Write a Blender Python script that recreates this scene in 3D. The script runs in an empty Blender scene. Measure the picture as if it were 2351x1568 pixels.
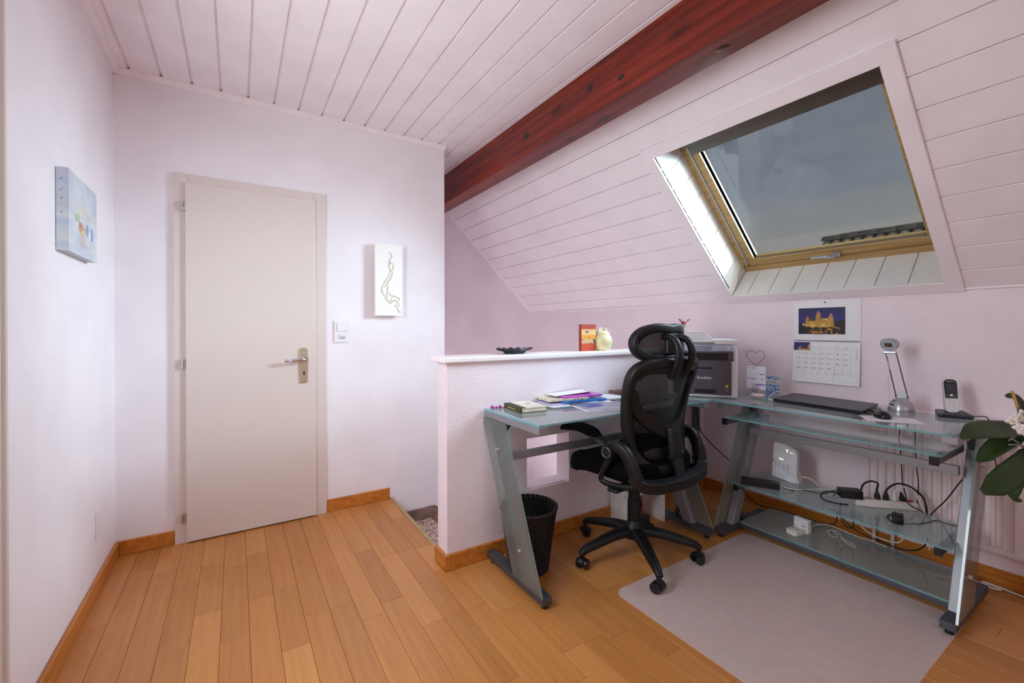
import bpy, bmesh, math, random
from mathutils import Vector, Matrix
random.seed(7)
scene = bpy.context.scene
COL = scene.collection
R = math.radians

# ------------------------------------------------------------------ camera
EYE = 1.2
_yaw, _pitch, _roll = R(32.4617), R(-0.1836), R(-0.1127)
fwd = Vector((math.sin(_yaw)*math.cos(_pitch), math.cos(_yaw)*math.cos(_pitch), math.sin(_pitch)))
rgt = Vector((math.cos(_yaw), -math.sin(_yaw), 0)); upv = rgt.cross(fwd)
r2 = rgt*math.cos(_roll)+upv*math.sin(_roll); u2 = -rgt*math.sin(_roll)+upv*math.cos(_roll)
cam = bpy.data.cameras.new('camera'); cam.sensor_width = 36; cam.sensor_fit = 'HORIZONTAL'
cam.lens = 997.18/2351*36; cam.shift_y = -26.94/2351; cam.clip_start = .05; cam.clip_end = 200
co = bpy.data.objects.new('camera', cam); COL.objects.link(co)
co.matrix_world = Matrix(((r2.x, u2.x, -fwd.x, 0), (r2.y, u2.y, -fwd.y, 0), (r2.z, u2.z, -fwd.z, EYE), (0, 0, 0, 1)))
scene.camera = co

def lin(c):
    return tuple(((v/255)/12.92 if v/255 <= .04045 else ((v/255+.055)/1.055)**2.4) for v in c)

# ------------------------------------------------------------------ exposure
vs = scene.view_settings
vs.view_transform = 'Standard'; vs.look = 'None'; vs.gamma = 1; vs.use_curve_mapping = False
vs.exposure = 0.22
scene.cycles.max_bounces = 16; scene.cycles.diffuse_bounces = 10; scene.cycles.glossy_bounces = 5; scene.cycles.transparent_max_bounces = 16

# ------------------------------------------------------------------ sky
w = bpy.data.worlds.new('sky'); scene.world = w; w.use_nodes = True
nt = w.node_tree; nt.nodes.clear()
def N(nt, t, **k):
    n = nt.nodes.new(t)
    for a, b in k.items(): setattr(n, a, b)
    return n
out = N(nt, 'ShaderNodeOutputWorld'); bg = N(nt, 'ShaderNodeBackground'); bg.inputs[1].default_value = 0.8
tc = N(nt, 'ShaderNodeTexCoord'); sx = N(nt, 'ShaderNodeSeparateXYZ'); nt.links.new(tc.outputs['Generated'], sx.inputs[0])
rp = N(nt, 'ShaderNodeValToRGB'); nt.links.new(sx.outputs[2], rp.inputs[0])
e = rp.color_ramp.elements
e[0].position = 0.0; e[0].color = (*lin((120, 120, 112)), 1)
e[1].position = .75; e[1].color = (*lin((104, 118, 142)), 1)
for p_, c_ in ((.06, (142, 140, 134)), (.16, (144, 144, 144)), (.26, (118, 126, 140)), (.45, (104, 114, 132))):
    q = e.new(p_); q.color = (*lin(c_), 1)
mp = N(nt, 'ShaderNodeMapping'); mp.inputs['Scale'].default_value = (2.2, 2.2, 6.5); nt.links.new(tc.outputs['Generated'], mp.inputs[0])
nz = N(nt, 'ShaderNodeTexNoise'); nz.inputs['Scale'].default_value = 1.6; nz.inputs['Detail'].default_value = 6; nt.links.new(mp.outputs[0], nz.inputs['Vector'])
cr = N(nt, 'ShaderNodeValToRGB'); nt.links.new(nz.outputs[0], cr.inputs[0])
cr.color_ramp.elements[0].position = .42; cr.color_ramp.elements[0].color = (0, 0, 0, 1)
cr.color_ramp.elements[1].position = .78; cr.color_ramp.elements[1].color = (.55, .55, .55, 1)
mx = N(nt, 'ShaderNodeMix', data_type='RGBA'); nt.links.new(cr.outputs[0], mx.inputs[0])
nt.links.new(rp.outputs[0], mx.inputs[6]); mx.inputs[7].default_value = (*lin((152, 151, 148)), 1)
nt.links.new(mx.outputs[2], bg.inputs[0]); nt.links.new(bg.outputs[0], out.inputs[0])

# ------------------------------------------------------------------ sun, daylight and added fill
def aim(o, d):
    o.rotation_euler = Vector(d).to_track_quat('-Z', 'Y').to_euler()
def lamp(name, kind, loc, d, energy, color, **k):
    l = bpy.data.lights.new(name, kind); l.energy = energy; l.color = color
    for a, b in k.items(): setattr(l, a, b)
    o = bpy.data.objects.new(name, l); COL.objects.link(o); o.location = loc; aim(o, d)
    o['kind'] = 'helper'
    return o
lamp('sun', 'SUN', (8, -6, 8), (-.15, .90, -.38), .8, (1, .93, .80), angle=R(.6))
# daylight of the open southern sky outside the roof window: high and low part
lamp('roof_window_daylight', 'AREA', (6.5, -1.9, 4.6), (-4.0, 3.0, -2.7), 1080, (.68, .87, 1), shape='RECTANGLE', size=4.6, size_y=5.0)
lamp('roof_window_daylight', 'AREA', (7.0, -1.3, 2.9), (-4.4, 2.4, -1.0), 1250, (.68, .87, 1), shape='RECTANGLE', size=4.4, size_y=2.4)
# fill lights added behind the viewer and at the left wall, daylight up the stairwell
lamp('rear_fill_light', 'AREA', (.6, -2.4, 1.75), (.35, 1, -.02), 11, (.88, .96, 1), shape='RECTANGLE', size=2.2, size_y=1.2)  # added fill from behind the viewer; the gable wall has no window
lamp('left_wall_fill_light', 'AREA', (-.49, 1.24, 1.6), (1, -.02, -.05), 22, (.86, .95, 1), shape='RECTANGLE', size=.5, size_y=1.2)  # added fill for slope and knee wall; solid wall behind, no glazed door
lamp('stairwell_daylight', 'AREA', (2.1, 3.2, -.7), (.1, -.15, 1), 10, (.94, .95, 1), shape='RECTANGLE', size=1.3, size_y=1.6)

# ------------------------------------------------------------------ materials
MATS = {}
def base(name):
    m = bpy.data.materials.new(name); m.use_nodes = True; MATS[name] = m
    nt = m.node_tree; b = nt.nodes['Principled BSDF']
    return m, nt, b
def mix(nt, fac, a, b):
    n = N(nt, 'ShaderNodeMix', data_type='RGBA')
    for s, v in ((0, fac), (6, a), (7, b)):
        if hasattr(v, 'is_linked') or hasattr(v, 'links'): nt.links.new(v, n.inputs[s])
        else: n.inputs[s].default_value = v
    return n.outputs[2]
def c4(c): return (*lin(c), 1)
def math_(nt, op, a, b=None):
    n = N(nt, 'ShaderNodeMath', operation=op)
    for s, v in ((0, a), (1, b)):
        if v is None: continue
        if hasattr(v, 'links'): nt.links.new(v, n.inputs[s])
        else: n.inputs[s].default_value = v
    return n.outputs[0]
def coords(nt, scale=(1, 1, 1), src='Object'):
    if src == 'Position':
        o = N(nt, 'ShaderNodeNewGeometry').outputs['Position']
    else:
        o = N(nt, 'ShaderNodeTexCoord').outputs[src]
    mp = N(nt, 'ShaderNodeMapping'); mp.inputs['Scale'].default_value = scale
    nt.links.new(o, mp.inputs[0]); return mp.outputs[0]
def noise(nt, vec, scale, detail=3, rough=.5):
    n = N(nt, 'ShaderNodeTexNoise'); n.inputs['Scale'].default_value = scale; n.inputs['Detail'].default_value = detail
    n.inputs['Roughness'].default_value = rough; nt.links.new(vec, n.inputs['Vector']); return n.outputs[0]
def bump(nt, b, h, strength, dist=.01):
    n = N(nt, 'ShaderNodeBump'); n.inputs['Strength'].default_value = strength; n.inputs['Distance'].default_value = dist
    nt.links.new(h, n.inputs['Height']); nt.links.new(n.outputs[0], b.inputs['Normal'])
def ramp(nt, fac, stops):
    r = N(nt, 'ShaderNodeValToRGB'); nt.links.new(fac, r.inputs[0]); el = r.color_ramp.elements
    el[0].position, el[0].color = stops[0][0], c4(stops[0][1]); el[1].position, el[1].color = stops[-1][0], c4(stops[-1][1])
    for p, c in stops[1:-1]:
        q = el.new(p); q.color = c4(c)
    return r.outputs[0]
def plain(name, col, rough=.5, metal=0, var=.06, scale=14, bmp=0, bscale=200, spec=.5, coat=0):
    m, nt, b = base(name)
    v = coords(nt, src='Position'); n = noise(nt, v, scale, 3)
    a = tuple(max(0, x*(1-var)) for x in col); c = tuple(min(255, x*(1+var)) for x in col)
    nt.links.new(ramp(nt, n, [(.3, a), (.7, c)]), b.inputs['Base Color'])
    b.inputs['Roughness'].default_value = rough; b.inputs['Metallic'].default_value = metal
    b.inputs['Specular IOR Level'].default_value = spec; b.inputs['Coat Weight'].default_value = coat
    if bmp: bump(nt, b, noise(nt, v, bscale, 2), bmp, .002)
    return m
def wallpaper(name, col, bs=.25, period=.0065):
    m, nt, b = base(name)
    v = coords(nt, src='Position')
    n = noise(nt, v, 3.0, 2)
    nt.links.new(ramp(nt, n, [(.35, tuple(x*.985 for x in col)), (.65, tuple(min(255, x*1.01) for x in col))]), b.inputs['Base Color'])
    b.inputs['Roughness'].default_value = .75; b.inputs['Specular IOR Level'].default_value = .25
    sp = N(nt, 'ShaderNodeSeparateXYZ'); nt.links.new(v, sp.inputs[0])
    hxy = math_(nt, 'ADD', sp.outputs[0], sp.outputs[1])
    k = 2*math.pi/period
    wob = math_(nt, 'MULTIPLY', noise(nt, v, 60, 2), 5.0)
    wz = math_(nt, 'SINE', math_(nt, 'ADD', math_(nt, 'MULTIPLY', sp.outputs[2], k), wob))
    wx = math_(nt, 'SINE', math_(nt, 'ADD', math_(nt, 'MULTIPLY', hxy, k*.6), wob))
    h = math_(nt, 'ADD', math_(nt, 'MULTIPLY', wz, 1.0), math_(nt, 'MULTIPLY', wx, .45))
    bump(nt, b, h, bs, .0012)
    return m
def floorwood(name, c0, c1, c2, rough=.34):
    m, nt, b = base(name)
    oi = N(nt, 'ShaderNodeObjectInfo').outputs['Random']
    pos = N(nt, 'ShaderNodeNewGeometry').outputs['Position']
    ad = N(nt, 'ShaderNodeVectorMath', operation='ADD'); nt.links.new(pos, ad.inputs[0])
    cx = N(nt, 'ShaderNodeCombineXYZ'); nt.links.new(math_(nt, 'MULTIPLY', oi, 37.0), cx.inputs[0]); nt.links.new(math_(nt, 'MULTIPLY', oi, 91.0), cx.inputs[1])
    nt.links.new(cx.outputs[0], ad.inputs[1])
    def st(s):
        mp = N(nt, 'ShaderNodeMapping'); mp.inputs['Scale'].default_value = s; nt.links.new(ad.outputs[0], mp.inputs[0]); return mp.outputs[0]
    g = noise(nt, st((38, 1.6, 1)), 1.3, 5, .62)
    fl = noise(nt, st((3.5, 34, 1)), 1.0, 2, .5)
    big = noise(nt, st((5, 1.2, 1)), 1.0, 2)
    is_f = math_(nt, 'GREATER_THAN', oi, .9)
    t = N(nt, 'ShaderNodeMix', data_type='FLOAT'); nt.links.new(is_f, t.inputs[0]); nt.links.new(g, t.inputs[2]); nt.links.new(math_(nt, 'MULTIPLY', math_(nt, 'ADD', fl, g), .5), t.inputs[3])
    grain = ramp(nt, t.outputs[0], [(.28, c0), (.5, c1), (.74, c2)])
    per = ramp(nt, math_(nt, 'FRACT', math_(nt, 'MULTIPLY', oi, 7.31)), [(0, tuple(x*.86 for x in c1)), (.5, c1), (1, tuple(min(255, x*1.04) for x in c2))])
    c = mix(nt, .5, grain, per)
    tint = mix(nt, math_(nt, 'MULTIPLY', big, .3), c, c4((194, 128, 76)))
    nt.links.new(tint, b.inputs['Base Color'])
    b.inputs['Roughness'].default_value = rough; b.inputs['Specular IOR Level'].default_value = .45
    bump(nt, b, g, .06, .001)
    return m
def streakwood(name, c0, c1, c2, axis, rough=.4, coat=0, knots=False, fine=40):
    m, nt, b = base(name)
    s = [fine, fine, fine]; s[axis] = fine*.045
    v = coords(nt, tuple(s), 'Position')
    g = noise(nt, v, 1.0, 5, .6)
    c = ramp(nt, g, [(.28, c0), (.52, c1), (.76, c2)])
    if knots:
        s2 = [5.5, 5.5, 5.5]; s2[axis] = 2.3
        vo = N(nt, 'ShaderNodeTexVoronoi'); vo.inputs['Scale'].default_value = 1.0; nt.links.new(coords(nt, tuple(s2), 'Position'), vo.inputs['Vector'])
        vo.inputs['Randomness'].default_value = 1.0
        kf = ramp(nt, vo.outputs['Distance'], [(.0, (255, 255, 255)), (.11, (190, 190, 190)), (.2, (0, 0, 0))])
        c = mix(nt, kf, c, c4((34, 10, 6)))
    nt.links.new(c, b.inputs['Base Color']); b.inputs['Roughness'].default_value = rough; b.inputs['Coat Weight'].default_value = coat
    b.inputs['Coat Roughness'].default_value = .1; b.inputs['Specular IOR Level'].default_value = .2 if coat else .5
    bump(nt, b, g, .25, .001)
    return m
def glassy(name, tint, diff=None, dw=0.0, rough=.02, ior=1.5):
    """sheet glass: tinted see-through, Fresnel reflection, optional frosting"""
    m, nt, b = base(name); nt.nodes.remove(b); o = nt.nodes['Material Output']
    tr = N(nt, 'ShaderNodeBsdfTransparent'); tr.inputs[0].default_value = c4(tint)
    gl = N(nt, 'ShaderNodeBsdfGlossy'); gl.inputs['Roughness'].default_value = rough; gl.inputs[0].default_value = (1, 1, 1, 1)
    fr = N(nt, 'ShaderNodeFresnel'); fr.inputs[0].default_value = ior
    n = noise(nt, coords(nt, src='Position'), 30, 2)
    body = tr.outputs[0]
    if diff:
        df = N(nt, 'ShaderNodeBsdfDiffuse'); tl = N(nt, 'ShaderNodeBsdfTranslucent')
        cc = ramp(nt, n, [(.3, tuple(x*.97 for x in diff)), (.7, diff)])
        nt.links.new(cc, df.inputs[0]); nt.links.new(cc, tl.inputs[0])
        ml = N(nt, 'ShaderNodeMixShader'); ml.inputs[0].default_value = .4; nt.links.new(df.outputs[0], ml.inputs[1]); nt.links.new(tl.outputs[0], ml.inputs[2])
        mm = N(nt, 'ShaderNodeMixShader'); mm.inputs[0].default_value = dw
        nt.links.new(tr.outputs[0], mm.inputs[1]); nt.links.new(ml.outputs[0], mm.inputs[2]); body = mm.outputs[0]
    ms = N(nt, 'ShaderNodeMixShader'); nt.links.new(fr.outputs[0], ms.inputs[0]); nt.links.new(body, ms.inputs[1]); nt.links.new(gl.outputs[0], ms.inputs[2])
    # a ray leaving the sheet passes on unchanged: the sheet acts once, on entry
    bk = N(nt, 'ShaderNodeNewGeometry').outputs['Backfacing']; cl = N(nt, 'ShaderNodeBsdfTransparent')
    me = N(nt, 'ShaderNodeMixShader'); nt.links.new(bk, me.inputs[0]); nt.links.new(ms.outputs[0], me.inputs[1]); nt.links.new(cl.outputs[0], me.inputs[2])
    nt.links.new(me.outputs[0], o.inputs[0])
    return m
def meshcloth(name, col, see):
    m, nt, b = base(name); o = nt.nodes['Material Output']
    b.inputs['Base Color'].default_value = c4(col); b.inputs['Roughness'].default_value = .7
    n = noise(nt, coords(nt, src='Object'), 400, 1)
    tr = N(nt, 'ShaderNodeBsdfTransparent'); ms = N(nt, 'ShaderNodeMixShader')
    f = math_(nt, 'ADD', math_(nt, 'MULTIPLY', n, .1), 1-see-.05); nt.links.new(f, ms.inputs[0])
    nt.links.new(tr.outputs[0], ms.inputs[1]); nt.links.new(b.outputs[0], ms.inputs[2]); nt.links.new(ms.outputs[0], o.inputs[0])
    return m
def printed(name, rough=.5):
    m, nt, b = base(name)
    a = N(nt, 'ShaderNodeVertexColor'); a.layer_name = 'Col'; nt.links.new(a.outputs[0], b.inputs['Base Color'])
    b.inputs['Roughness'].default_value = rough; return m
def glow(name, col, s):
    m, nt, b = base(name); b.inputs['Base Color'].default_value = c4(col)
    b.inputs['Emission Color'].default_value = c4(col); b.inputs['Emission Strength'].default_value = s; return m
def terrazzo():
    m, nt, b = base('terrazzo')
    vo = N(nt, 'ShaderNodeTexVoronoi'); vo.inputs['Scale'].default_value = 120; nt.links.new(coords(nt, src='Position'), vo.inputs['Vector'])
    sp = N(nt, 'ShaderNodeSeparateColor'); nt.links.new(vo.outputs['Color'], sp.inputs[0])
    nt.links.new(ramp(nt, sp.outputs[0], [(0, (88, 66, 52)), (.22, (120, 92, 74)), (.3, (205, 184, 164)), (.75, (222, 205, 188)), (1, (240, 230, 218))]), b.inputs['Base Color'])
    b.inputs['Roughness'].default_value = .35; return m
def wicker():
    m, nt, b = base('wicker_black')
    nt.links.new(ramp(nt, noise(nt, coords(nt, src='Object'), 60, 2), [(.3, (20, 17, 17)), (.7, (40, 35, 34))]), b.inputs['Base Color'])
    b.inputs['Roughness'].default_value = .45; return m

PINK = (238, 220, 226)
WALLP = wallpaper('wallpaper_lilac', (244, 239, 243), .22)
WALLK = wallpaper('wallpaper_coarse', (243, 230, 237), .30, .0085)
PAINT = plain('painted_board', (244, 236, 240), .45, var=.015, scale=5)
CORN = plain('cornice_paint', (246, 238, 240), .4, var=.01)
DOORP = plain('door_paint', (222, 210, 203), .38, var=.006, scale=90)
WHITE = plain('white_plastic', (238, 236, 236), .35, var=.01)
REVEAL = plain('reveal_white', (222, 219, 213), .35, var=.01)
WOODF = floorwood('beech_parquet', (168, 106, 50), (196, 132, 68), (212, 154, 88))
SKIRT = streakwood('skirting_wood', (168, 98, 34), (196, 122, 46), (212, 142, 62), 1, .35)
BEAMW = streakwood('beam_wood', (70, 15, 5), (114, 33, 12), (152, 56, 22), 1, .42, .35, True, 26)
PINE = streakwood('pine_varnished', (150, 118, 72), (174, 142, 94), (194, 164, 114), 1, .35, .1)
STEEL = plain('grey_steel', (158, 158, 164), .5, .65, var=.03)
STEELD = plain('dark_steel', (96, 98, 106), .5, .7, var=.03)
CHROME = plain('chrome', (205, 205, 208), .16, 1, var=.02)
GLASSTOP = glassy('desk_glass', (218, 236, 237), (204, 228, 232), .44)
GLASSEDGE = glassy('desk_glass_edge', (150, 205, 208), (150, 214, 220), .75, .05)
FROST = glassy('frosted_glass', (200, 214, 208), (158, 168, 164), .46, .1)
FROSTEDGE = glassy('frosted_edge', (170, 205, 200), (160, 196, 192), .7, .05)
PANE = glassy('window_pane', (250, 252, 250))
MATC = glassy('mat_vinyl', (246, 240, 238), (254, 248, 249), .78, .2, 1.45)
CHAIRB = plain('chair_plastic', (17, 17, 20), .46, var=.05, spec=.4)
FABRIC = plain('seat_fabric', (11, 11, 13), .95, var=.1, bmp=.4, bscale=900, spec=.1)
MESHB = meshcloth('back_mesh', (12, 12, 14), .09)
MESHH = meshcloth('head_mesh', (22, 21, 22), .05)
BLACKP = plain('black_plastic', (20, 20, 24), .35, var=.05)
BLACKG = plain('black_gloss', (22, 22, 28), .12, var=.03)
RUBBER = plain('cable_black', (16, 16, 18), .5, var=.05)
CABLEW = plain('cable_white', (226, 220, 208), .45, var=.02)
GREYP = plain('printer_grey', (74, 72, 82), .4, var=.02)
LGREY = plain('printer_light', (214, 214, 214), .38, var=.01)
SILVER = plain('silver_plastic', (178, 178, 184), .3, .6, var=.02)
RAD = plain('radiator_enamel', (236, 222, 224), .35, var=.01)
STONE = plain('skirting_stone', (136, 112, 100), .4, var=.14, scale=18)
NOSE = plain('brass_nosing', (190, 166, 120), .35, .6)
TERR = terrazzo()
WICK = wicker()
PRINT = printed('printed_paper'); PRINTG = printed('printed_canvas', .7)
PAPER = plain('paper_white', (238, 238, 242), .6, var=.01)
INK = plain('ink_dark', (70, 70, 80), .6)
INKL = plain('ink_light', (178, 178, 190), .6)
KEYW = plain('key_white', (226, 226, 228), .4)
PLASTER = plain('white_plaster', (244, 242, 238), .7, var=.01, bmp=.3, bscale=120)
# ------------------------------------------------------------------ mesh helpers
def world_of(o):
    m = Matrix()
    while o is not None:
        m = o.matrix_basis @ m if False else (o.matrix_basis @ m); o = o.parent
    return m
def spl(pts, n=6, closed=False):
    P = [Vector(p) for p in pts]; out = []; L = len(P)
    if L < 3: return P
    rng = range(L) if closed else range(L-1)
    for i in rng:
        a = P[(i-1) % L] if (closed or i > 0) else P[0]*2-P[1]
        b = P[i]; c = P[(i+1) % L]
        d = P[(i+2) % L] if (closed or i+2 < L) else P[-1]*2-P[-2]
        for k in range(n):
            t = k/n
            out.append(.5*((2*b)+(c-a)*t+(2*a-5*b+4*c-d)*t*t+(3*b-a-3*c+d)*t**3))
    if not closed: out.append(P[-1])
    return out
class MB:
    def __init__(s): s.v = []; s.f = []; s.mi = []; s.m = 0
    def add(s, vs_, fs):
        o = len(s.v); s.v += [Vector(p) for p in vs_]
        for f in fs: s.f.append([i+o for i in f]); s.mi.append(s.m)
        return s
    def obox(s, c, ax, ay, az, hx, hy, hz):
        c = Vector(c); ax, ay, az = Vector(ax)*hx, Vector(ay)*hy, Vector(az)*hz
        vv = [c+ax*i+ay*j+az*k for i in (-1, 1) for j in (-1, 1) for k in (-1, 1)]
        return s.add(vv, [(0, 1, 3, 2), (4, 6, 7, 5), (0, 4, 5, 1), (2, 3, 7, 6), (0, 2, 6, 4), (1, 5, 7, 3)])
    def box(s, a, b):
        c = [(p+q)/2 for p, q in zip(a, b)]; h = [abs(q-p)/2 for p, q in zip(a, b)]
        return s.obox(c, (1, 0, 0), (0, 1, 0), (0, 0, 1), *h)
    def rbox(s, c, size, rz=0, tilt=None):
        m = Matrix.Rotation(rz, 3, 'Z')
        if tilt is not None: m = m @ tilt
        return s.obox(c, m @ Vector((1, 0, 0)), m @ Vector((0, 1, 0)), m @ Vector((0, 0, 1)), size[0]/2, size[1]/2, size[2]/2)
    def cyl(s, p, q, r, r1=None, n=20, caps=True):
        p, q = Vector(p), Vector(q); r1 = r if r1 is None else r1
        d = (q-p).normalized(); a = d.orthogonal().normalized(); b = d.cross(a)
        vv = []
        for c, rr in ((p, r), (q, r1)):
            vv += [c+(a*math.cos(2*math.pi*i/n)+b*math.sin(2*math.pi*i/n))*rr for i in range(n)]
        ff = [(i, (i+1) % n, n+(i+1) % n, n+i) for i in range(n)]
        if caps: ff += [tuple(range(n-1, -1, -1)), tuple(range(n, 2*n))]
        return s.add(vv, ff)
    def sweep(s, pts, prof, up=(0, 0, 1), scale=None, closed=False, caps=True):
        P = [Vector(p) for p in pts]; L = len(P); k = len(prof); vv = []; up = Vector(up)
        for i, p in enumerate(P):
            a = P[(i-1) % L] if (closed or i) else P[0]; c = P[(i+1) % L] if (closed or i < L-1) else P[-1]
            t = (c-a).normalized(); x = t.cross(up)
            if x.length < 1e-4: x = t.orthogonal()
            x.normalize(); y = x.cross(t).normalized()
            sc = scale[i] if scale else 1
            if not isinstance(sc, (tuple, list)): sc = (sc, sc)
            vv += [p+x*(u*sc[0])+y*(v*sc[1]) for u, v in prof]
        ff = []
        for i in range(L if closed else L-1):
            j = (i+1) % L
            ff += [(i*k+a, i*k+(a+1) % k, j*k+(a+1) % k, j*k+a) for a in range(k)]
        if caps and not closed: ff += [tuple(range(k-1, -1, -1)), tuple(range((L-1)*k, L*k))]
        return s.add(vv, ff)
    def tube(s, pts, r, n=8, closed=False, scale=None, up=(.13, .21, .97)):
        return s.sweep(pts, [(r*math.cos(2*math.pi*i/n), r*math.sin(2*math.pi*i/n)) for i in range(n)], up, scale, closed)
    def lathe(s, prof, c=(0, 0, 0), n=28, caps=True):
        c = Vector(c); k = len(prof); vv = []
        for i in range(n):
            a = 2*math.pi*i/n
            vv += [c+Vector((r*math.cos(a), r*math.sin(a), z)) for r, z in prof]
        ff = [(i*k+j, ((i+1) % n)*k+j, ((i+1) % n)*k+j+1, i*k+j+1) for i in range(n) for j in range(k-1)]
        if caps:
            if prof[0][0] > 1e-5: ff.append(tuple(i*k for i in range(n-1, -1, -1)))
            if prof[-1][0] > 1e-5: ff.append(tuple(i*k+k-1 for i in range(n)))
        return s.add(vv, ff)
    def prism(s, poly, fn, w0, w1):
        k = len(poly); vv = [fn(u, v, w0) for u, v in poly]+[fn(u, v, w1) for u, v in poly]
        ff = [tuple(range(k-1, -1, -1)), tuple(range(k, 2*k))]+[(i, (i+1) % k, k+(i+1) % k, k+i) for i in range(k)]
        return s.add(vv, ff)
    def grid(s, fn, nu, nv, thick=None):
        vv = [fn(i/nu, j/nv) for j in range(nv+1) for i in range(nu+1)]
        ff = [(j*(nu+1)+i, j*(nu+1)+i+1, (j+1)*(nu+1)+i+1, (j+1)*(nu+1)+i) for j in range(nv) for i in range(nu)]
        return s.add(vv, ff)
    def ball(s, c, r, n=12, sc=(1, 1, 1)):
        prof = [(r*math.cos(a), r*math.sin(a)) for a in [(-.5+i/8)*math.pi for i in range(9)]]
        o = len(s.v); s.lathe([(max(x, 0), z) for x, z in prof], (0, 0, 0), n, False); c = Vector(c)
        for i in range(o, len(s.v)): p = s.v[i]; s.v[i] = c+Vector((p.x*sc[0], p.y*sc[1], p.z*sc[2]))
        return s
    def build(s, name, mats, parent=None, smooth=True, bev=0, seg=2, local=False, solid=0, sub=0, angle=38):
        vv = s.v; loc = Vector((0, 0, 0))
        if parent is not None:
            if not local:
                inv = world_of(parent).inverted(); vv = [inv @ p for p in vv]
        else:
            lo = [min(p[i] for p in vv) for i in range(3)]; hi = [max(p[i] for p in vv) for i in range(3)]
            loc = Vector(((lo[0]+hi[0])/2, (lo[1]+hi[1])/2, lo[2])); vv = [p-loc for p in vv]
        me = bpy.data.meshes.new(name); me.from_pydata([tuple(p) for p in vv], [], s.f)
        ml = mats if isinstance(mats, (list, tuple)) else [mats]
        for m in ml: me.materials.append(m)
        if len(ml) > 1: me.polygons.foreach_set('material_index', s.mi)
        bm = bmesh.new(); bm.from_mesh(me); bmesh.ops.remove_doubles(bm, verts=bm.verts, dist=1e-6)
        bmesh.ops.recalc_face_normals(bm, faces=bm.faces)
        if bev:
            ed = [x for x in bm.edges if len(x.link_faces) == 2 and x.calc_face_angle(0) > R(30)]
            bmesh.ops.bevel(bm, geom=ed, offset=bev, segments=seg, affect='EDGES', profile=.5, clamp_overlap=True)
        bm.to_mesh(me); bm.free()
        if smooth:
            me.shade_smooth(); me.set_sharp_from_angle(angle=R(angle))
        o = bpy.data.objects.new(name, me); COL.objects.link(o); o.location = loc
        if parent is not None: o.parent = parent
        if bev: o.modifiers.new('normals', 'WEIGHTED_NORMAL').keep_sharp = True
        if solid:
            md = o.modifiers.new('solid', 'SOLIDIFY'); md.thickness = solid; md.offset = 0
        if sub:
            md = o.modifiers.new('sub', 'SUBSURF'); md.levels = sub; md.render_levels = sub
        return o
def B(a, b): return MB().box(a, b)
def tag(o, label, cat, group=None, kind=None):
    o['label'] = label
    if cat: o['category'] = cat
    if group: o['group'] = group
    if kind: o['kind'] = kind
    return o
def thing(name, label, cat, loc=(0, 0, 0), rz=0, group=None, kind=None):
    o = bpy.data.objects.new(name, None); COL.objects.link(o); o.empty_display_size = .05
    o.location = loc; o.rotation_euler = (0, 0, rz)
    return tag(o, label, cat, group, kind)
def world_mb(o): pass
def struct(o, label=None):
    o['kind'] = 'structure'
    if label: o['label'] = label
    return o
_fonts = {}
def text(name, body, size, o, xd, yd, mat, parent, align='CENTER', ext=.0002):
    cu = bpy.data.curves.new(name, 'FONT'); cu.body = body; cu.size = size; cu.align_x = align; cu.align_y = 'CENTER'; cu.extrude = ext; cu.resolution_u = 3
    ob = bpy.data.objects.new('tmp', cu); COL.objects.link(ob)
    dg = bpy.context.evaluated_depsgraph_get(); me = bpy.data.meshes.new_from_object(ob.evaluated_get(dg))
    bpy.data.objects.remove(ob); bpy.data.curves.remove(cu)
    xd, yd, o = Vector(xd).normalized(), Vector(yd).normalized(), Vector(o); zd = xd.cross(yd)
    inv = world_of(parent).inverted()
    for v in me.vertices: v.co = inv @ (o+xd*v.co.x+yd*v.co.y+zd*v.co.z)
    me.materials.clear(); me.materials.append(mat); me.name = name
    t = bpy.data.objects.new(name, me); COL.objects.link(t); t.parent = parent; return t
def picture(name, parent, o, ud, vd, nu, nv, fn, mat, height=None):
    """flat print: o = lower left corner, ud/vd full edge vectors, fn(u,v) -> sRGB; height(u,v) for low relief"""
    o, ud, vd = Vector(o), Vector(ud), Vector(vd); n = ud.cross(vd).normalized()
    inv = world_of(parent).inverted() if parent else Matrix()
    vv = []; cc = []
    for j in range(nv+1):
        for i in range(nu+1):
            u, v = i/nu, j/nv; h = height(u, v) if height else 0
            vv.append(tuple(inv @ (o+ud*u+vd*v+n*h))); cc.append(c4(fn(u, v)))
    ff = [(j*(nu+1)+i, j*(nu+1)+i+1, (j+1)*(nu+1)+i+1, (j+1)*(nu+1)+i) for j in range(nv) for i in range(nu)]
    me = bpy.data.meshes.new(name); me.from_pydata(vv, [], ff)
    a = me.color_attributes.new('Col', 'FLOAT_COLOR', 'POINT'); a.data.foreach_set('color', [x for c in cc for x in c])
    me.materials.append(mat)
    if height: me.shade_smooth()
    ob = bpy.data.objects.new(name, me); COL.objects.link(ob); ob.parent = parent; return ob
# ================================================================== THE ROOM
XL, XK, YD, YF, YR = -.54, 2.99, 3.057, 4.267, -2.6      # left wall, knee wall, door wall, stairwell end wall, rear gable wall
ZC, ZK, XE = 2.576, 1.387, 1.338                          # flat ceiling, top of knee wall, end of door wall
TH = R(44.05)
SU = Vector((-math.cos(TH), 0, math.sin(TH))); SN = Vector((-math.sin(TH), 0, -math.cos(TH)))   # up the slope, into the room
def S(s, y, d=0): return Vector((XK, y, ZK))+SU*s-SN*d   # d: depth behind the sloped ceiling
PF, PB, PX, PZ = 1.99, 2.105, .882, 1.028                # parapet front, back, left end, top under cap
HX0, HX1, HZ0, HZ1 = 1.362, 1.664, .294, .586            # opening in the parapet
SE = .925                                                 # stair edge

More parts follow.
